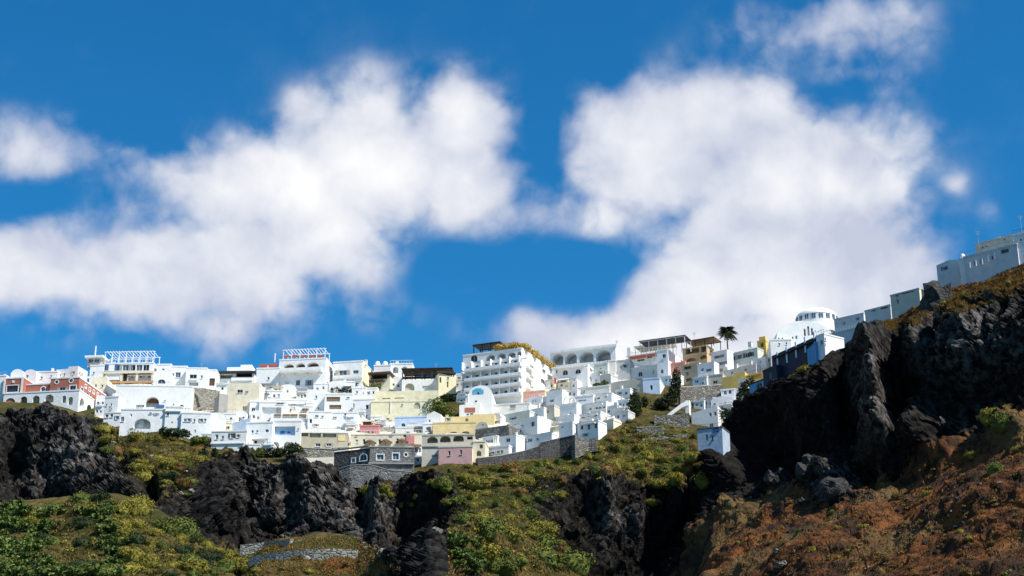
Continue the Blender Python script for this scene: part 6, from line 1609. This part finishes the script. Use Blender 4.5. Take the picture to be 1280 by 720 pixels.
# ---- dry-stone field walls on the near shoulder
def field_wall(label, pts, hgt):
    ym = min(gy(px, yb) for px, yt, yb in pts); Ys = [min(gy(px, yb), ym + 6) + 0.1 for px, yt, yb in pts]
    return retaining("field_wall", label, pts, "palestone", 0.7, None, Ys=Ys, fnd=0.8)
field_wall("long pale dry-stone wall across the old field", [(310, 696, 706), (345, 690, 701), (380, 687, 698), (415, 686, 697), (446, 687, 697)], 1)
field_wall("broken grey dry-stone wall along the cliff foot", [(300, 681, 688), (330, 678, 684), (362, 674, 680)], 1)

# ---- ground cover
def cover(name, label, cat, regions, n, hmin, hmax, mat, seed):
    rg5 = np.random.default_rng(seed)
    V, Fc = [], []
    per = n // len(regions)
    for poly in regions:
        xs_, ys_ = [p[0] for p in poly], [p[1] for p in poly]; c = t_ = 0
        while c < per and t_ < per * 6:
            t_ += 1
            x, y = rg5.uniform(min(xs_), max(xs_)), rg5.uniform(min(ys_), max(ys_))
            if not inside(poly, x, y): continue
            loc, nor = hit(x, y)
            if loc is None or nor.z < 0.25: continue
            c += 1
            hh = rg5.uniform(hmin, hmax)
            for _b in range(6):
                a = rg5.uniform(0, 6.28); l = rg5.uniform(0.2, 0.75) * hh; w = 0.12 * hh + 0.03
                o = len(V); dx, dy_ = math.cos(a), math.sin(a)
                V += [(loc.x - dy_ * w, loc.y + dx * w, loc.z - 0.05), (loc.x + dy_ * w, loc.y - dx * w, loc.z - 0.05), (loc.x + dx * l, loc.y + dy_ * l, loc.z + hh * rg5.uniform(0.6, 1.0))]
                Fc.append((o, o + 1, o + 2))
    o = link(name, mesh_np(name, np.array(V), np.array(Fc)), None, MT[mat])
    tag(o, label, cat, kind="stuff")
cover("undergrowth", "low olive undergrowth between the shrubs", "undergrowth", [[(118, 535), (200, 542), (258, 560), (236, 620), (165, 600)], [(0, 640), (130, 618), (215, 650), (320, 705), (330, 720), (0, 720)], [(545, 585), (720, 572), (740, 715), (590, 715)], [(735, 566), (790, 525), (868, 556), (882, 612), (730, 604)]], 15000, 0.15, 0.5, "grass_olive", 1)
cover("dry_grass", "dry tan grass on the old field", "grass", [[(310, 700), (340, 672), (450, 672), (500, 700), (500, 720), (320, 720)], [(560, 660), (740, 700), (740, 720), (560, 720)]], 3600, 0.15, 0.4, "grass_dry", 2)
cover("dry_grass", "rusty dry grass on the talus and crest of the spur", "grass", [[(900, 640), (1010, 622), (1130, 600), (1280, 520), (1280, 720), (900, 720)], [(1120, 392), (1200, 358), (1280, 330), (1280, 362), (1130, 404)]], 5500, 0.15, 0.4, "grass_rust", 3)

cover("dry_grass", "sunlit ochre grass along the crest of the spur", "grass", [[(1100, 404), (1150, 390), (1200, 366), (1280, 334), (1280, 366), (1200, 392), (1110, 414)]], 5200, 0.2, 0.5, "grass_dry", 4)

def low_scrub(name, label, regions, n, rmin, rmax, mat, seed):
    """knee-high clumps past counting, one leafy mass"""
    rg6 = np.random.default_rng(seed)
    Vs, Fs, o = [], [], 0
    for poly, share in regions:
        xs_, ys_ = [p[0] for p in poly], [p[1] for p in poly]; c = t_ = 0
        while c < n * share and t_ < n * 8:
            t_ += 1
            x, y = rg6.uniform(min(xs_), max(xs_)), rg6.uniform(min(ys_), max(ys_))
            if not inside(poly, x, y): continue
            loc, nor = hit(x, y)
            if loc is None or nor.z < 0.2: continue
            c += 1
            r = rg6.uniform(rmin, rmax); m_ = 60
            d = rg6.normal(size=(m_, 3)); d[:, 2] = np.abs(d[:, 2]); d /= np.linalg.norm(d, axis=1, keepdims=True)
            P = np.array(loc[:]) + d * r * np.array([1.1, 1.1, 0.75]) * rg6.uniform(0.6, 1.05, (m_, 1))
            V, Fq = leaf_cloud(P, r * 0.20, d, int(rg6.integers(1e6)))
            Vs.append(V); Fs.append(Fq + o); o += len(V)
    ob = link(name, mesh_np(name, np.concatenate(Vs), np.concatenate(Fs)), None, MT[mat])
    tag(ob, label, "undergrowth", kind="stuff")
low_scrub("scrub_foliage", "low yellow-green scrub filling in between the larger shrubs", [([(118, 535), (200, 542), (258, 560), (246, 580), (236, 620), (205, 622), (165, 590)], 0.18), ([(150, 625), (215, 655), (300, 695), (330, 720), (0, 720), (0, 640), (130, 620)], 0.30), ([(545, 590), (600, 582), (720, 576), (700, 620), (680, 660), (740, 715), (600, 715), (590, 660)], 0.28), ([(735, 566), (790, 525), (868, 556), (882, 610), (790, 598), (730, 600)], 0.24)], 240, 0.4, 0.9, "cushion", 61)
low_scrub("scrub_foliage", "low dark scrub filling in between the larger shrubs", [([(118, 535), (200, 542), (258, 560), (246, 580), (236, 620), (205, 622), (165, 590)], 0.2), ([(150, 625), (215, 655), (300, 695), (330, 720), (0, 720), (0, 640), (130, 620)], 0.35), ([(545, 590), (600, 582), (720, 576), (700, 620), (680, 660), (740, 715), (600, 715), (590, 660)], 0.25), ([(735, 566), (790, 525), (868, 556), (882, 610), (790, 598), (730, 600)], 0.2)], 200, 0.4, 1.0, "dark_leaf", 62)
low_scrub("scrub_foliage", "low rusty scrub scattered over the talus of the spur", [([(900, 640), (1010, 622), (1130, 600), (1280, 520), (1280, 720), (900, 720)], 1.0)], 300, 0.3, 0.8, "cushion_rust", 63)
